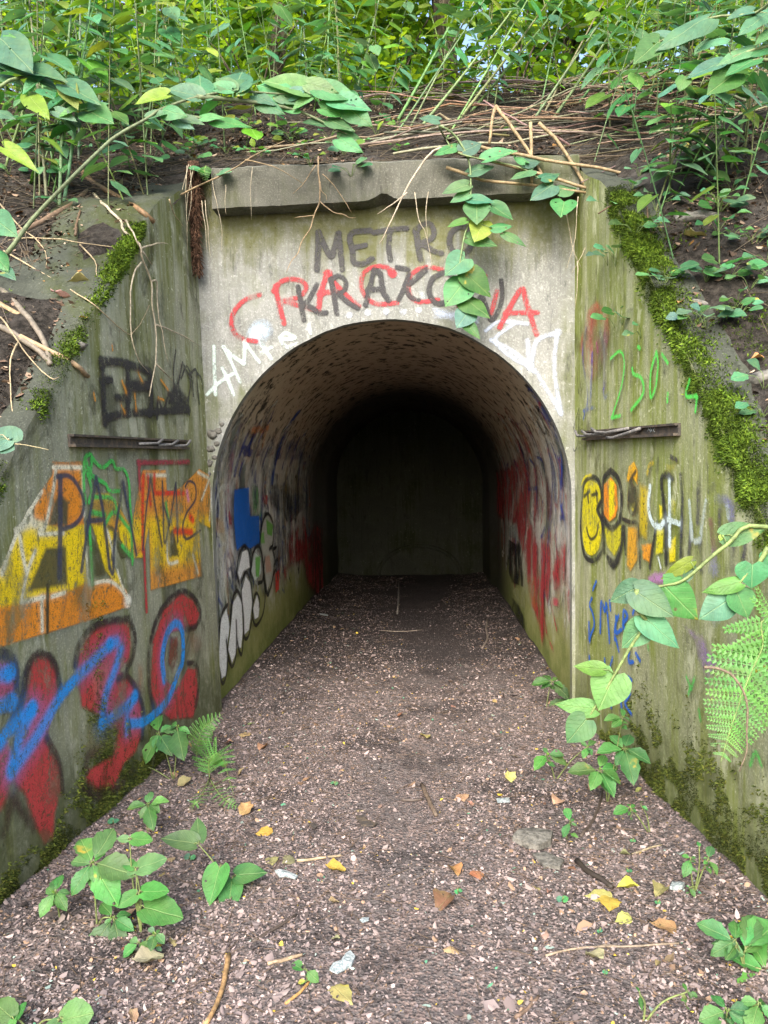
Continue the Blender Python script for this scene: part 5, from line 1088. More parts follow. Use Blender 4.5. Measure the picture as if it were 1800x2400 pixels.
# fibrous root mass in the corner
def root_mass():
    P0 = atY(Q('R6', (115, 40)), YP-.09); e = empty('fibrous_root', P0, 'shaggy brown fibrous root hanging in the corner of the portal', 'root'); mb = MB(); pts = []; rr = []
    for i in range(40):
        t = i/39; q = (115+(158-115)*t+10*math.sin(t*7), 40+940*t); pts.append(atY(Q('R6', q), YP-.07)); rr.append(.034*(1-t)**.45*(1+.35*fb(t*9, 2, 0, 2))+.004)
    mb.tube(pts, rr, 10); link('root_core', mb.mesh('root_core', M['root'], P0), e)
    mb = MB()
    for k in range(420):
        i = random.randrange(2, 38); a = random.uniform(0, 6.28); d = Vector((math.cos(a), -abs(math.sin(a)), random.uniform(-1.6, -.3))).normalized()
        s = pts[i]+Vector((math.cos(a), -abs(math.sin(a)), 0))*rr[i]*.9; mb.tube([s, s+d*.02, s+d*.03+Vector((random.uniform(-.01, .01), 0, -.012))], [.0035, .0025, .001], 4, False)
    tag(link('root_hairs', mb.mesh('root_hairs', M['root'], P0), e), kind='stuff')
root_mass()
# dead stalks heaped on the crest above the lintel
def stalk_heap():
    n = 0
    while n < 130:
        x = random.uniform(-.7, 2.9); y = random.uniform(4.95, 6.75)
        a = random.gauss(.0, .35)+(math.pi if random.random() < .5 else 0); L = random.uniform(.5, 1.7)*(.75 if n > 50 else 1); d = Vector((math.cos(a), math.sin(a)*.6, 0)); c = Vector((x, y, 0))
        lay = random.uniform(.0, .16); A, B = c-d*L/2, c+d*L/2; za, zb = H(A.x, A.y), H(B.x, B.y); zm = H(x, y)
        A.z = za+.005+lay*.3; B.z = zb+.02+lay*.6+random.choice([0, 0, .03, .08, .2]); C_ = Vector((x, y, max(zm+.01, (A.z+B.z)/2+random.uniform(-.02, .03))))
        pts = bez(A, C_*2-(A+B)/2, B, 6); r_ = random.choice([.004, .005, .006, .008, .010]); mb = MB(); pts = [p_+Vector((random.gauss(0, .006), 0, random.gauss(0, .012))) for p_ in pts]; mb.tube(pts, [r_*(1-.3*i/6)*(1.18 if i % 2 else .95) for i in range(7)], 6)
        tag(link('dead_stalk', mb.mesh('dead_stalk', M['stem'], A), None, jit(random.choice([(.27,.21,.125), (.27,.23,.16), (.33,.28,.19), GREYT, (.18,.14,.09), (.11,.09,.065)]), .25), A), 'dry tan knotweed stalk in the heap above the lintel', 'stalk', 'dry stalks heaped above the lintel'); n += 1
    for k in range(34):                                      # stalks strewn on the bank beside the smiley wall and beyond
        x = random.uniform(1.1, 3.0); y = random.uniform(4.0, 5.4); a = random.gauss(.1, .5); L = random.uniform(.3, 1.0); d = Vector((math.cos(a), math.sin(a), 0)); A = Vector((x, y, 0))-d*L/2; B = A+d*L
        A.z = H(A.x, A.y)+.012; B.z = H(B.x, B.y)+.02; C_ = (A+B)/2; C_.z = max(H(C_.x, C_.y)+.01, C_.z); r_ = random.choice([.003, .004, .006, .008]); mb = MB(); mb.tube([A, C_, B], [r_, r_*.9, r_*.7], 6)
        tag(link('dead_stalk', mb.mesh('dead_stalk', M['stem'], A), None, jit(random.choice([TAN, GREYT, BRN]), .25), A), 'dry stalk strewn on the bank above the smiley wall', 'stalk', 'dry stalks on the smiley wall bank')
    mb = MB()                                                 # thinner straw that nobody could count
    for k in range(3000):
        x = random.uniform(-3.6, 3.6); y = random.choice([random.uniform(4.7, 7.0), random.uniform(3.0, 5.0)]); a = random.gauss(0, .8); L = random.uniform(.08, .5); d = Vector((math.cos(a), math.sin(a), 0))
        if y < YP+.05 and xl(y, 2)-.35 < x < xr(y, 2)+.35: continue
        A = Vector((x, y, 0)); B = A+d*L
        if B.y < YP+.05 and xl(B.y, 2)-.1 < B.x < xr(B.y, 2)+.1: continue
        A.z = H(A.x, A.y)+.005; B.z = H(B.x, B.y)+random.uniform(0, .05); mb.tube([A, B], [.0025, .0018], 3, False)
    tag(link('straw', mb.mesh('straw', M['stem'], (0, 0, 0)), None, (.15, .12, .085)), 'thin dry straw and rootlets matted over the bank', 'straw', kind='stuff')
stalk_heap()
# ---------------------------------------------------------------- living canes
def cane(root, top, sag, r, colr, nl, L, label, group, lower=.35, cols=GR):
    root = Vector(root); top = Vector(top); mid = (root+top)/2+Vector(sag); pts = bez(root-(top-root).normalized()*.05, mid, top, 12); lv = []
    for i in range(nl):
        t = lower+(1-lower)*(i+random.random()*.6)/nl; k = t*12; a = min(11, int(k)); P0 = pts[a].lerp(pts[a+1], k-a); tg = (pts[a+1]-pts[a]).normalized()
        sd_ = tg.cross(Vector((0, 1, 0))); sd_ = sd_.normalized()*(1 if i % 2 else -1)
        out = (sd_+Vector((random.uniform(-.4, .4), random.uniform(-1.0, .3), random.uniform(-.15, .35)))).normalized(); l = L*random.uniform(.7, 1.25)
        B = P0+out*.035; lv.append((B, B+(out*.85+Vector((0, 0, -.45))).normalized()*l, random.uniform(.62, .85), 'k', pick(cols)))
    return plant('knotweed_cane', label, 'plant', pts[0], [(pts[::2], r, r*.45)], lv, (0, -.35, .94), colr, group, .0022)
STG = (.17, .27, .10)
for base_, top_ in [((50,585),(470,-40)), ((140,570),(640,-40)), ((270,600),(640,-60)), ((290,560),(760,-20)), ((110,560),(380,-30)), ((380,480),(860,-40)), ((700,480),(960,-40)), ((740,500),(1100,-60)), ((840,450),(1240,-40)), ((620,560),(1010,20)), ((60,520),(330,-40)), ((1000,420),(1300,-20)), ((900,440),(1400,40))]:
    b = hitH(Q('C2', base_)); yt = b.y+random.uniform(.1, .5); t = atY(Q('C2', (top_[0]+150, top_[1]-250)), yt)
    cane(b, t, (0, 0, random.uniform(-.1, .05)), random.uniform(.008, .013), jit(STG), random.randint(10, 15), .13, 'green knotweed cane leaning over the dry stalk heap', 'leaning green canes above the lintel', .42, GR+YG)
for base_, top_ in [((200,850),(90,-60)), ((258,900),(350,-80)), ((275,880),(420,-60)), ((20,740),(340,-60)), ((340,690),(350,-60)), ((180,600),(200,-60)), ((470,560),(520,-80)), ((100,560),(130,-60)), ((600,520),(660,-80)), ((420,520),(470,-60)), ((760,470),(830,-60)), ((30,560),(-30,-60)), ((900,440),(930,-60)), ((1010,420),(960,-60))]:
    b = hitH(Q('C1', base_)); t = atY(Q('C1', (top_[0], top_[1]-260)), b.y+random.uniform(-.15, .3))
    cane(b, t, (random.uniform(-.05, .05), 0, .05), random.uniform(.008, .013), jit((.20, .30, .15)), random.randint(15, 20), .12, 'upright pale green knotweed cane behind the mossy wing wall', 'upright canes behind the mossy wing wall', .22, GR+YG+GR)
for base_, top_ in [((1430,760),(1560,-40)), ((1500,720),(1700,-60)), ((1560,640),(1660,-60)), ((1300,560),(1330,-40)), ((1180,430),(1300,-60)), ((1600,560),(1500,-60)), ((1400,520),(1480,-60))]:
    b = hitH(Q('C2', base_)); t = atY(Q('C2', (top_[0], top_[1]-200)), b.y+random.uniform(-.1, .4))
    cane(b, t, (random.uniform(-.05, .05), 0, .05), random.uniform(.005, .009), jit((.20, .24, .10)), random.randint(14, 18), .11, 'thin leafy cane on the bank above the smiley wall', 'thin canes above the smiley wall', .3, GR+YG)
for i, (cp, x0, x1, y0, y1, n_) in enumerate([('P', -40, 400, 300, 520, 26), ('P', 330, 900, 230, 360, 20), ('P', 1380, 1790, 210, 470, 16), ('P', 1500, 1800, 430, 640, 6), ('P', 880, 1350, 225, 300, 6)]):
    for _ in range(n_):                                       # leafy shoots close to the walls
        b = hitS((random.uniform(x0, x1), random.uniform(y0, y1))); t = b+Vector((random.gauss(0, .22), random.uniform(-.45, .0), random.uniform(.35, 1.0)*(1.25 if i == 0 else 1)))
        lb, gp = [('leafy knotweed shoot on the soil behind the mossy wing wall', 'leafy shoots behind the mossy wing wall'), ('leafy knotweed shoot on the soil above the fibrous root', 'leafy shoots above the fibrous root'), ('leafy knotweed shoot on the bank above the smiley wall', 'leafy shoots above the smiley wall'), ('leafy shoot low on the bank beside the smiley wall', 'leafy shoots beside the smiley wall'), ('leafy knotweed shoot among the dry stalks', 'leafy shoots among the dry stalks')][i]
        cane(b, t, (0, 0, .1), random.uniform(.003, .006), jit(STG), random.randint(8, 13), random.uniform(.09, .15), lb, gp, .15, GR+GR+YG+DK)
for i in range(34):                                           # leafy undergrowth on both banks
    L_ = i < 18; x = random.uniform(-3.6, -.7) if L_ else random.uniform(.9, 3.6); y = random.uniform(5.0, 6.9) if L_ else random.uniform(5.2, 6.9); b = Vector((x, y, H(x, y))); t = b+Vector((random.gauss(0, .25), random.uniform(-.5, .1), random.uniform(.7, 1.7)))
    cane(b, t, (0, 0, .12), random.uniform(.005, .009), jit(STG), random.randint(10, 15), random.uniform(.12, .17), 'leafy young knotweed on the bank behind the mossy wing wall' if L_ else 'leafy young knotweed on the bank behind the stalk heap', 'young knotweed behind the mossy wing wall' if L_ else 'young knotweed behind the stalk heap', .12, GR+GR+YG)
for i in range(40):                                           # thicket on the crest
    x = random.uniform(-5.2, 5.0); y = random.uniform(6.6, 9.5); b = Vector((x, y, H(x, y))); t = b+Vector((random.gauss(.1, .6), random.uniform(-.6, .2), random.uniform(1.4, 3.0)))
    cane(b, t, (random.uniform(-.3, .3), 0, .3), random.uniform(.007, .012), jit(STG), random.randint(15, 22), random.uniform(.15, .24), 'leafy knotweed cane in the thicket on the crest', 'knotweed thicket on the crest', .08, YG+GR+YG+DK)

# ---------------------------------------------------------------- shrubs and trees behind the crest
def crown(name, parent, org, clumps, per, size, cols, sq=.6):
    n = len(clumps)*per; C_ = np.repeat(np.array([c[:3] for c in clumps]), per, 0); S = np.repeat(np.array([c[3] for c in clumps]), per)[:, None]
    P_ = C_ + rng.normal(0, 1, (n, 3))*S*np.array([1, 1, sq]); ax = rng.normal(0, 1, (n, 3)); ax[:, 2] = ax[:, 2]*.35-.25; ax /= np.linalg.norm(ax, axis=1)[:, None]
    up = rng.normal(0, .5, (n, 3)); up[:, 2] += 1; sd_ = np.cross(ax, up); sd_ /= np.linalg.norm(sd_, axis=1)[:, None]+1e-9; nn = np.cross(sd_, ax); L = (size*rng.uniform(.6, 1.3, n))[:, None]
    V = np.stack([P_, P_+ax*L*.25+sd_*L*.4+nn*L*.05, P_+ax*L*.65+sd_*L*.32, P_+ax*L-nn*L*.12, P_+ax*L*.65-sd_*L*.32, P_+ax*L*.25-sd_*L*.4+nn*L*.05], 1).reshape(-1, 3); b = np.arange(n)[:, None]*6
    Fq = np.vstack([b+np.array([0, 1, 2, 3]), b+np.array([0, 3, 4, 5])]); cc = np.array(cols)[rng.integers(0, len(cols), n)]*rng.uniform(.65, 1.35, (n, 1))
    return link(name, np_mesh(name, V-np.array(org), Fq, M['crown'], np.repeat(np.concatenate([cc, np.ones((n, 1))], 1), 6, 0)), parent)
SH = [(.14, .27, .02), (.18, .33, .025), (.24, .38, .035), (.06, .15, .02), (.03, .08, .012), (.19, .32, .03), (.09, .21, .05)]
for i, (x, y, h, sx) in enumerate([(-5.2, 8.6, 2.4, 1.4), (-3.4, 9.2, 2.9, 1.3), (-1.9, 8.8, 2.1, 1.1), (-.4, 9.6, 2.4, 1.2), (1.1, 9.0, 2.3, 1.2), (2.7, 9.4, 2.6, 1.3), (4.3, 8.8, 2.5, 1.3), (5.9, 8.4, 2.6, 1.4), (-6.4, 10.5, 4.0, 1.8), (-2.6, 11.5, 4.2, 1.7), (1.9, 11.8, 4.3, 1.8), (4.9, 11.0, 4.2, 1.8), (-4.4, 6.4, 2.2, .9), (4.0, 6.2, 1.9, .8), (-.8, 13, 4.6, 1.9), (7.6, 10.5, 4, 1.8)]):
    z = H(x, y); o0 = Vector((x, y, z)); e = empty('shrub', o0, 'bright leafy green shrub on the crest above the tunnel', 'shrub', 'shrubs along the crest'); mb = MB(); cl = []
    for k in range(6):
        a = random.uniform(0, 6.28); t = o0+Vector((math.cos(a)*sx*.6, math.sin(a)*sx*.4, h*random.uniform(.6, .95))); mb.tube(bez(o0, o0+Vector((0, 0, h*.5)), t, 5), [.025, .02, .016, .012, .008, .005], 5)
    link('stems', mb.mesh('stems', M['bark'], o0), e)
    for k in range(22): cl.append((x+random.gauss(0, sx*.5), y+random.gauss(0, .5), z+h*random.uniform(.05, 1.0), random.uniform(.14, .34)))
    crown('crown', e, o0, cl, 62 if y < 11 else 52, .115 if y < 11 else .14, SH)
def tree(x, y, r, h, label, lean=0.0, z0=None):
    z = H(x, y); o0 = Vector((x, y, z)); e = empty('tree', o0, label, 'tree'); mb = MB(); n = 14
    pts = [o0+Vector((lean*t*h+.08*math.sin(t*9+x), .05*math.sin(t*7), t*h-.1)) for t in [k/n for k in range(n+1)]]
    mb.tube(pts, [r*(1.25 if k == 0 else 1-.55*k/n)*(1+.06*math.sin(k*2.1)) for k in range(n+1)], 12); link('trunk', mb.mesh('trunk', M['bark'], o0), e); mb = MB(); cl = []
    for k in range(12):
        p0 = pts[random.randint(4, n-1)]; a = random.uniform(0, 6.28); L = random.uniform(1.2, 3.0); t = p0+Vector((math.cos(a)*L, math.sin(a)*L*.8, random.uniform(.1, 1.6))); mb = MB(); mb.tube(bez(p0, (p0+t)/2+Vector((0, 0, .4)), t, 5), [r*.3, r*.24, r*.18, r*.13, r*.08, .012], 6); link('limb', mb.mesh('limb', M['bark'], o0), e)
        for _ in range(4): cl.append((*(p0.lerp(t, random.uniform(.45, 1.1))+Vector((random.gauss(0, .4), random.gauss(0, .4), random.gauss(0, .35)))), random.uniform(.25, .5)))
    for _ in range(20): cl.append((x+lean*h*.7+random.gauss(0, 1.9), y+random.gauss(0, 1.2), z+h*random.uniform(.25, .95), random.uniform(.3, .55)))
    crown('crown', e, o0, cl, 110, .17, [(.14, .26, .02), (.18, .31, .025), (.08, .17, .02), (.23, .36, .03)])
def trunk_at(px, Y): q = atY((px, 30), Y); return q.x
tree(trunk_at(645, 9.4), 9.4, .11, 8, 'slim trunked tree behind the fan of blue-green leaves'); tree(trunk_at(1030, 9.2), 9.2, .15, 8, 'thick dark trunked tree rising behind the stalk heap')
tree(trunk_at(560, 13.5), 13.5, .2, 10, 'tree with a mossy trunk further behind the upright canes', .03); tree(trunk_at(1640, 13), 13, .22, 9, 'tree behind the thin canes above the smiley wall', -.03); tree(trunk_at(1330, 17), 17, .25, 11, 'distant tree between the leaning canes')
tree(trunk_at(90, 14), 14, .22, 10, 'tree behind the upright pale canes', .02); tree(trunk_at(350, 19), 19, .26, 12, 'distant tall tree showing through the thicket'); tree(trunk_at(860, 20), 20, .26, 12, 'distant tree at the middle of the crest')
tree(trunk_at(-250, 17), 17, .26, 11, 'tree at the far end of the crest behind the leaning cane'); tree(trunk_at(2050, 17), 17, .26, 11, 'tree at the far end of the crest behind the fern bank')

# ---------------------------------------------------------------- moss cushions
def moss(name, parent, off, pts, nrms, h, cols, label=None):
    P_ = np.array(pts); N_ = np.array(nrms); n = len(P_); k = 3
    P_ = np.repeat(P_, k, 0); N_ = np.repeat(N_, k, 0); m = n*k
    d = N_*rng.uniform(.5, 1.2, (m, 1))+rng.normal(0, .55, (m, 3)); d /= np.linalg.norm(d, axis=1)[:, None]; s = np.cross(d, rng.normal(0, 1, (m, 3))); s /= np.linalg.norm(s, axis=1)[:, None]+1e-9
    L = h*rng.uniform(.5, 1.4, (m, 1)); B = P_-N_*.002+rng.normal(0, .003, (m, 3))
    V = np.stack([B-s*L*.22, B+s*L*.22, B+d*L+np.array([0, 0, -.15])*L], 1).reshape(-1, 3); Fq = np.arange(m*3).reshape(-1, 3)
    lf = np.array([fb(*q, 7.0) for q in np.array(pts)]); L = L*np.repeat(np.clip(1+1.0*lf, .45, 1.35), k)[:, None]
    V = np.stack([B-s*L*.28, B+s*L*.28, B+d*L+np.array([0, 0, -.15])*L], 1).reshape(-1, 3)
    c = np.array(cols)[rng.integers(0, len(cols), m)]*rng.uniform(.6, 1.4, (m, 1))*np.repeat(np.clip(.85+.9*lf, .35, 1.5), k)[:, None]; c = np.repeat(np.concatenate([c, np.ones((m, 1))], 1), 3, 0)
    o = link(name, np_mesh(name, V-np.array(off), Fq, M['moss'], c), parent); return tag(o, label, kind='stuff')
MC = [(.065, .115, .012), (.085, .145, .014), (.04, .075, .010), (.11, .17, .018)]; MD = [(.05, .07, .014), (.07, .09, .016), (.035, .048, .012), (.09, .10, .02)]
def wing_moss(L):
    s = -1 if L else 1; fx = xl if L else xr; zt_ = ztl if L else ztr; root, o0 = (wingL, oL) if L else (wingR, oR); pts, nr = [], []
    y = 1.9
    while y < 4.12:
        z = zt_(y); x = fx(y, z)
        dens = fb(y*1.0, 3.0*s, 0, 2.2)+(.02 if L else .42)
        if L and (3.42 < y < 3.75 or 2.75 < y < 3.0 or y < 2.7): dens += .45
        if L and y > 3.95: dens -= .5
        for _ in range(int((130 if L else 260)*max(0, dens))):
            w_ = abs(random.gauss(0, .035 if L else .06)); f = random.random()
            if f < .35: pts.append((x-s*.002, y+random.uniform(-.012, .012), z-abs(random.gauss(0, .03 if L else .055)))); nr.append((-s, 0, .3))
            else: pts.append((x+s*w_, y+random.uniform(-.012, .012), z+.004+.03*fb(x+s*w_, y, 2, 3.2))); nr.append((-s*.3, -.55, .8))
        y += .009
    for k in range(18):                                    # cushions further in on the sloping top
        yc = random.uniform(2.3, 4.0); dc = random.uniform(.08, .5)
        if fb(yc*1.3, dc*2, 4*s, 1.5) < -.05: continue
        for _ in range(130):
            yy = yc+random.gauss(0, .05); dd = dc+random.gauss(0, .05)
            if dd < 0 or dd > .54: continue
            z = zt_(yy); x0 = fx(yy, z); xx = x0+s*dd; zz = max(z+.035*fb(xx, yy, 2, 3.2), H(xx, yy)); pts.append((xx, yy, zz+.004)); nr.append((0, -.7, .7))
    moss('moss', root, o0, pts, nr, .011, MC, 'bright green moss cushions along the sloping top')
    pts, nr = [], []; zlim = .24 if not L else .2
    for k in range(26000 if not L else 15000):
        y = random.uniform(1.6, 4.45); base = zlim*(1+.9*fb(y, 7*s, 0, 1.6))*(1.0 if (y < 3.8) else max(0, (4.5-y)/.7))
        if L: base *= max(0, min(1.3, 1.35-abs(y-3.25)*1.6))*1.3
        z = abs(random.gauss(0, .5))*base*1.25+G(fx(y, 0), y)-.01
        if fb(y*3, z*3, 2*s, 2.4) < -.18+z*.5: continue
        if L and 3.28 < y < 3.42 and random.random() < .0: continue
        pts.append((fx(y, z), y, z)); nr.append((-s, 0, .25))
    if L:
        for k in range(6000):                              # mossy vertical seep between the red letters
            y = 3.22+random.gauss(0, .045)+.03*math.sin(k); z = random.uniform(.05, 1.0)
            if random.random() < z*.75: continue
            pts.append((fx(y, z), y, z)); nr.append((-s, 0, .25))
    moss('moss', root, o0, pts, nr, .011, MD, 'dark moss on the wall foot')
wing_moss(True); wing_moss(False)
# loose concrete and stones lying on the banks
for i, (cp, q, s, sq, lb) in enumerate([('R2',(470,170),.09,(1.3,.8,.4),'small grey stone in the bank soil near the top corner'), ('R3',(545,1300),.045,(1.4,.8,.6),'pale stone wedged beside the moss on the mossy wall'), ('C2',(1400,700),.12,(1.4,1,.5),'dark rounded stone half buried under the thin canes'), ('R2',(480,690),.05,(1.5,.9,.4),'little grey stone set in the mossy wall top'), ('R2',(860,1150),.06,(1.3,1,.6),'rough grey lump at the edge of the moss')]):
    c = hitAny(Q(cp, q), -.03); mb = rock(c, s, i+20, 12, sq); tag(link('stone', mb.mesh('stone', M['stone'], c), None, None, c), lb, 'stone')

# ---------------------------------------------------------------- litter on path and bank
def litter(name, n, place, size, cols, label, tilt=.35, kind='stuff', lift=.002):
    P_ = np.array([place() for _ in range(n)]); n = len(P_)
    a = rng.uniform(0, 6.283, n); up = np.stack([rng.normal(0, tilt, n), rng.normal(0, tilt, n), np.ones(n)], 1); up /= np.linalg.norm(up, axis=1)[:, None]
    ax = np.stack([np.cos(a), np.sin(a), np.zeros(n)], 1); ax -= up*(ax*up).sum(1)[:, None]; ax /= np.linalg.norm(ax, axis=1)[:, None]; s = np.cross(up, ax)
    L = (size*np.exp(rng.normal(0, .38, n)))[:, None]; W = L*rng.uniform(.25, .9, (n, 1)); bend = L*rng.uniform(-.25, .35, (n, 1))
    o = lambda l, w_, b: P_+ax*L*l+s*W*w_+up*(bend*b+lift)
    j = lambda: rng.uniform(.7, 1.25, (n, 1))
    V = np.stack([P_-ax*L*.5*j()+up*(lift+bend*.8), P_-ax*L*.15+s*W*.5*j()+up*lift, P_+ax*L*.3+s*W*.38*j()+up*lift, P_+ax*L*.55*j()+up*(lift+bend), P_+ax*L*.25-s*W*.42*j()+up*lift, P_-ax*L*.2-s*W*.5*j()+up*lift], 1).reshape(-1, 3); b = np.arange(n)[:, None]*6
    Fq = np.vstack([b+np.array([0, 1, 2, 3]), b+np.array([0, 3, 4, 5])]); cw = np.array([c[3] for c in cols]); c = np.array([c[:3] for c in cols])[rng.choice(len(cols), n, p=cw/cw.sum())]*rng.uniform(.75, 1.42, (n, 1))
    return tag(link(name, np_mesh(name, V, Fq, M['litter'], np.repeat(np.concatenate([c, np.ones((n, 1))], 1), 6, 0))), label, 'litter', kind=kind)
def place_path():
    while True:
        y = 1.55+(11.2-1.55)*random.random()**1.9; lo, hi = (xl(y, 0), xr(y, 0)) if y < YP else (XC-RT-.03, XC+RT+.03)
        x = random.uniform(lo+.01, hi-.01); tr = math.exp(-((x-.02-.1*math.sin(y*1.3))/.34)**2)*.6*(1 if y < 4.2 or y > 6 else .75)
        if fb(x, y, 6.0, 1.7) > .25: tr += .3
        if y > 5: tr += min(.55, (y-5)*.28)
        if random.random() > tr: return (x, y, G(x, y))
PK = [(.28, .225, .212, 5), (.24, .19, .18, 6), (.185, .148, .142, 6), (.31, .255, .24, 2), (.13, .106, .104, 4), (.27, .18, .12, 2), (.36, .32, .29, .2), (.055, .045, .042, 3), (.50, .36, .05, .22), (.25, .33, .29, .25), (.07, .2, .12, .08)]
litter('leaf_litter', 84000, place_path, .0095, PK, 'pinkish brown shredded leaf litter covering the path')
def place_all():
    while True:
        y = 1.55+(8.5-1.55)*random.random()**1.6; lo, hi = (xl(y, 0), xr(y, 0)) if y < YP else (XC-RT-.03, XC+RT+.03); x = random.uniform(lo+.01, hi-.01); return (x, y, G(x, y))
litter('leaf_litter', 34000, place_all, .0075, [(.05, .043, .045, 4), (.10, .088, .09, 5), (.16, .135, .135, 4), (.24, .20, .19, 2)], 'fine dark crumbs of bark and soil trodden into the path', .5)
litter('leaf_litter', 6500, place_path, .019, PK, 'larger broken leaf pieces mixed into the path litter', .5, lift=.004)
def place_bank():
    while True:
        x = random.uniform(-4, 4); y = random.uniform(2.2, 7.0)
        if y < YP+.0 and xl(y, 2)-.10 < x < xr(y, 2)+.10: continue
        if y < YP: zz = H(x, y); s = x < XC; zt_ = (ztl if s else ztr)(y); d = (xl(y, 2)-x) if s else x-xr(y, 2); zz = max(zz, zt_+.035*fb(x, y, 2, 3.2)) if d < .56 else zz
        else: zz = H(x, y)
        if random.random() < .25+fb(x, y, 1, 1.5): return (x, y, zz)
litter('bank_litter', 34000, place_bank, .021, [(.09, .06, .04, 5), (.15, .10, .07, 4), (.05, .035, .025, 5), (.24, .17, .12, 2), (.3, .24, .17, 1), (.36, .28, .2, 1), (.3, .16, .05, .4)], 'dark brown leaf litter on the embankment', .6)
mb = MB()
for k in range(2600):
    x, y, z = place_path(); a = random.uniform(0, 3.14); L = random.uniform(.02, .11); d = Vector((math.cos(a), math.sin(a), random.uniform(-.05, .1)))*L; mb.tube([Vector((x, y, z+.004)), Vector((x, y, z+.006))+d], [.0016, .001], 3, False)
tag(link('twig_litter', mb.mesh('twig_litter', M['stem'], (0, 0, 0)), None, (.17, .12, .085)), 'fine broken twigs scattered through the path litter', 'litter', kind='stuff')
# ---------------------------------------------------------------- single fallen leaves, sticks, scraps
def fallen(label, cp, q, size, c, wr=.8, group=None, ang=None):
    p0 = hitG(Q(cp, q)) if cp in ('R4', 'R5', 'C7', 'C8', 'Z4', 'Z8', 'C6', 'C5') else hitAny(Q(cp, q), .01); a = ang if ang is not None else random.uniform(0, 6.28); d = Vector((math.cos(a), math.sin(a), random.uniform(-.02, .1))); e = p0-d*size/2+Vector((0, 0, .006))
    o = add_leaf(None, Vector((0, 0, 0)), e, e+d*size, wr, (random.uniform(-.25, .25), -.25 + random.uniform(-.2, .2), 1), 'd', jit(c, .12), 'fallen_leaf'); return tag(o, label, 'leaf', group)
YF_, TN, OG, RB, OV_ = (.46, .35, .06), (.34, .23, .14), (.36, .18, .07), (.20, .10, .065), (.28, .26, .11)
for a in [('curled golden leaf with a dark centre on the path','R4',(190,845),.075,(.5,.33,.06),1.0), ('crumpled yellow leaf beside the bare dark patch','R4',(655,1085),.08,YF_,.8), ('large pointed tan leaf lying alone near the plastic scrap','R4',(1420,1640),.085,(.45,.28,.16),1.1), ('rounded tan leaf below the forked bark stick','R4',(1475,615),.075,(.44,.27,.15),.9),
  ('olive leaf lying beside the pale twig','R4',(240,1030),.06,OV_,.9), ('dull green folded leaf touching the pale twig','R4',(345,1025),.06,(.22,.22,.11),.9), ('orange-brown leaf under the drooping fern','R4',(70,705),.09,(.45,.26,.1),.8), ('reddish leaf below the tunnel corner fern','R4',(185,290),.08,(.42,.22,.13),.8), ('pale green crumpled leaf at the tunnel threshold','R4',(1240,225),.1,(.4,.38,.14),.6), ('small olive leaf before the white bubble letters','R4',(400,155),.09,(.33,.33,.1),.6),
  ('ragged red-brown leaf on the trampled strip','R4',(1360,1300),.11,RB,.8), ('orange-brown curled leaf with a yellow speck','R4',(1425,1090),.07,OG,.9), ('small rust leaf beside the orange-brown curled leaf','R4',(1575,1120),.06,(.38,.16,.08),.9), ('long tan leaf at the foot of the picture-wide litter','R4',(700,1900),.1,(.4,.32,.13),.6),
  ('large olive leaf with bitten holes in the yellow leaf cluster','R5',(190,760),.10,(.36,.36,.12),.7,), ('golden leaf overlapping the large olive leaf','R5',(290,820),.09,YF_,.8), ('curled yellow leaf with a long stalk above the golden leaf','R5',(450,670),.09,(.55,.46,.08),.45), ('dry olive leaf with an upturned tip by the mossy wall','R5',(730,710),.08,OV_,.8), ('bright yellow leaf with brown spots on the litter','R5',(550,1100),.115,(.58,.44,.02),.6), ('small yellowish folded leaf above the bright yellow leaf','R5',(410,960),.065,(.42,.38,.12),.9),
  ('rust-brown curled leaf beside the bright yellow leaf','R5',(750,1030),.085,(.32,.15,.08),.6), ('pale skeleton leaf with a dark hole','R5',(160,1290),.075,(.36,.29,.2),.9), ('rust leaf under the small seedlings','R5',(150,260),.08,(.3,.14,.08),.7), ('pale yellow oval leaf on the litter before the balsam','C8',(545,605),.075,(.55,.46,.18),.9), ('beige crumpled leaf beside the thin dark stick','C8',(750,705),.075,(.5,.38,.24),1.0),
  ('big tan dead leaf under the bushy balsam','C7',(730,1335),.1,(.44,.33,.19),.7), ('grey-tan leaf beside the ivy tuft','C7',(640,1400),.1,(.36,.29,.2),.7), ('brown leaf beneath the upright balsam','C7',(795,625),.075,(.34,.25,.14),1.0), ('light brown leaf by the small fern','C7',(1060,410),.08,(.45,.33,.18),.8),
  ('crumpled tan leaf on the bank above the smiley wall','R2',(450,280),.13,(.5,.40,.24),.8), ('curled green-brown leaf on the mossy wall top','R3',(590,840),.13,(.36,.32,.16),.5), ('pinkish rolled leaf standing on the bank soil','R3',(470,960),.11,(.42,.26,.2),.35), ('small amber leaf on the bank soil','R3',(615,1100),.04,(.5,.3,.05),.9), ('pale dead leaf at the block edge above the mossy wall','R3',(870,120),.12,(.5,.45,.3),.7),
  ('brown dead leaf hooked in the stalk heap','C2',(290,430),.13,(.34,.22,.13),.8), ('small amber leaf on the moss of the smiley wall','R2',(372,682),.05,(.5,.28,.1),.8), ('ochre leaf lying beyond the mossy lump','R2',(845,1020),.05,(.45,.25,.1),.9)]: fallen(*a)
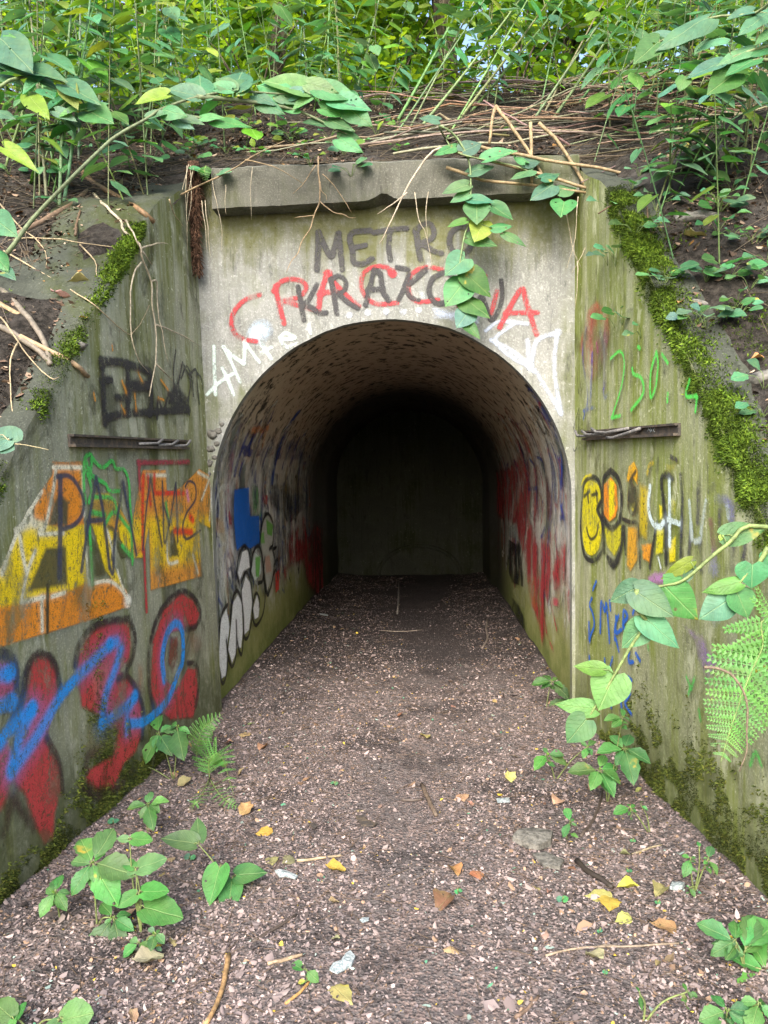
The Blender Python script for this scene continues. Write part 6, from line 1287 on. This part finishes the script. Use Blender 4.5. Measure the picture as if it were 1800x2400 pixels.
for k in range(75):
    while True:
        x, y, z = place_path()
        if 1.9 < y < 9: break
    d = Vector((x, y, 0)); o = add_leaf(None, Vector((0, 0, 0)), (x, y, z+.004), Vector((x, y, z+.007))+Vector((random.uniform(-1, 1), random.uniform(-1, 1), random.uniform(0, .2))).normalized()*random.uniform(.025, .05), .7, (random.uniform(-.3, .3), random.uniform(-.3, .3), 1), 'd', jit(random.choice([TN, (.30, .19, .10), RB, TN, (.36, .27, .19), (.30, .2, .14), OV_, (.26, .18, .13)]), .2), 'fallen_leaf')
    tag(o, 'small dry fallen leaf scattered on the path', 'leaf', 'small fallen leaves on the path')
for lb, cp, ln, r_, c_ in [('orange-brown stick with a side knob lying at the near edge of the path','C7',[(990,1370),(975,1450),(955,1540),(885,1680)],.009,(.42,.26,.12)), ('pale twig beside the dull green folded leaf','C7',[(1280,960),(1380,952),(1475,940)],.006,(.45,.35,.22)), ('dark bark stick with a fork on the path','R4',[(1215,535),(1260,640),(1310,740)],.012,(.16,.12,.09)), ('thin tan twig beside the bitten seedling','R4',[(220,1690),(330,1670),(440,1640)],.005,(.36,.26,.16)), ('long thin grey twig under the bright yellow leaf','R5',[(0,1215),(250,1175),(420,1190),(880,1155)],.004,(.3,.24,.18)), ('short pale twig near the mossy wall','R5',[(480,390),(620,340),(740,300)],.005,(.36,.3,.2)),
  ('black rotten branch beside the large olive leaf','R5',[(0,450),(120,560),(230,620),(310,690)],.012,(.035,.028,.025)), ('thin dark stick leaning by the balsam','C8',[(850,855),(905,780),(935,710),(945,655)],.007,(.09,.07,.06)), ('bent grey stick lying inside the tunnel','Z8',[(1450,2040),(1435,2120),(1450,2200),(1400,2290)],.010,(.24,.2,.17)), ('straight pale stick on the dark tunnel floor','Z8',[(686,1720),(680,1850),(668,1990)],.012,(.3,.28,.25)), ('thin light twig across the tunnel floor','Z8',[(520,2135),(700,2140),(880,2130)],.004,(.4,.34,.28)), ('dark branch in front of the bushy balsam','C7',[(1090,1310),(1180,1260),(1280,1190)],.006,(.09,.07,.06)), ('pale twig below the bright litter at the bottom','C7',[(1150,1410),(1240,1385),(1310,1370)],.006,(.4,.3,.2)), ('orange bark sliver beside the bitten seedling','C7',[(1235,1580),(1290,1530),(1340,1480)],.005,(.5,.28,.1)),
  ('thin twig across the litter below the bright yellow leaf','C8',[(700,1370),(850,1335),(1020,1325)],.004,(.36,.28,.2)), ('grey twig beside the tan pointed leaf','C8',[(570,1640),(620,1600),(665,1545)],.006,(.22,.15,.11)), ('brown stick before the tunnel threshold','R4',[(1080,630),(1150,632),(1220,625)],.007,(.1,.08,.07))]:
    twig('stick', lb, 'stick', cp, [ln], r_, c_, mode='g', gap=r_*.8, taper=.8)
def scrap(name, label, cp, poly, mat, th, cat):
    pts = [hitG(Q(cp, q)) for q in poly]; c = sum(pts, Vector())/len(pts); mb = MB(); n = len(pts); V = [Vector((p.x, p.y, p.z+.004)) for p in pts]+[Vector((p.x, p.y, p.z+th*(1+.5*fb(p.x*20, p.y*20, 0, 1)))) for p in pts]+[c+Vector((0, 0, th*1.35))]
    mb.add(V, [(i, (i+1) % n, n+(i+1) % n, n+i) for i in range(n)]+[(n+i, n+(i+1) % n, 2*n) for i in range(n)]); return tag(link(name, mb.mesh(name, M[mat], c, False), None, None, c), label, cat)
scrap('plastic_scrap', 'crumpled silvery plastic scrap on the trampled path', 'R4', [(615,1740),(640,1700),(690,1690),(720,1640),(750,1620),(782,1660),(760,1710),(720,1740),(665,1768)], 'scrap', .012, 'scrap'); scrap('plastic_scrap', 'small pale foil bit above the crumpled plastic scrap', 'R4', [(805,1415),(830,1400),(870,1395),(868,1415),(830,1428)], 'scrap', .006, 'scrap')
scrap('paper_scrap', 'torn grey paper scrap below the pale twig', 'R4', [(260,1100),(290,1085),(340,1100),(410,1130),(395,1145),(340,1135),(290,1135)], 'scrap', .010, 'scrap'); scrap('plastic_scrap', 'tiny blue-white wrapper piece above the balsam', 'C8', [(485,690),(540,685),(545,705),(490,708)], 'scrap', .006, 'scrap'); scrap('plastic_scrap', 'white scrap glinting at the tunnel wall foot', 'Z4', [(990,1250),(1060,1260),(1065,1272),(1000,1262)], 'scrap', .012, 'scrap')
scrap('concrete_chunk', 'flat broken concrete chunk sunk in the litter', 'C8', [(555,875),(580,850),(640,840),(690,845),(730,860),(720,900),(670,915),(610,905)], 'stone', .03, 'stone'); scrap('concrete_chunk', 'grey flat stone near the seedling with the pale stem', 'C8', [(640,935),(700,930),(780,960),(760,1000),(690,990)], 'stone', .015, 'stone'); scrap('pebble', 'white pebble by the mossy wall foot', 'R5', [(810,690),(830,655),(900,650),(940,670),(920,690),(860,700)], 'scrap', .018, 'stone')
for lb, q in [('black burnt patch lump on the path', [(780,735),(830,730),(870,770),(935,780),(900,800),(820,800)]), ('small black charcoal piece on the path', [(480,790),(510,780),(540,800),(510,820)])]:
    o = scrap('charcoal', lb, 'R4', q, 'iron', .008, 'charcoal')
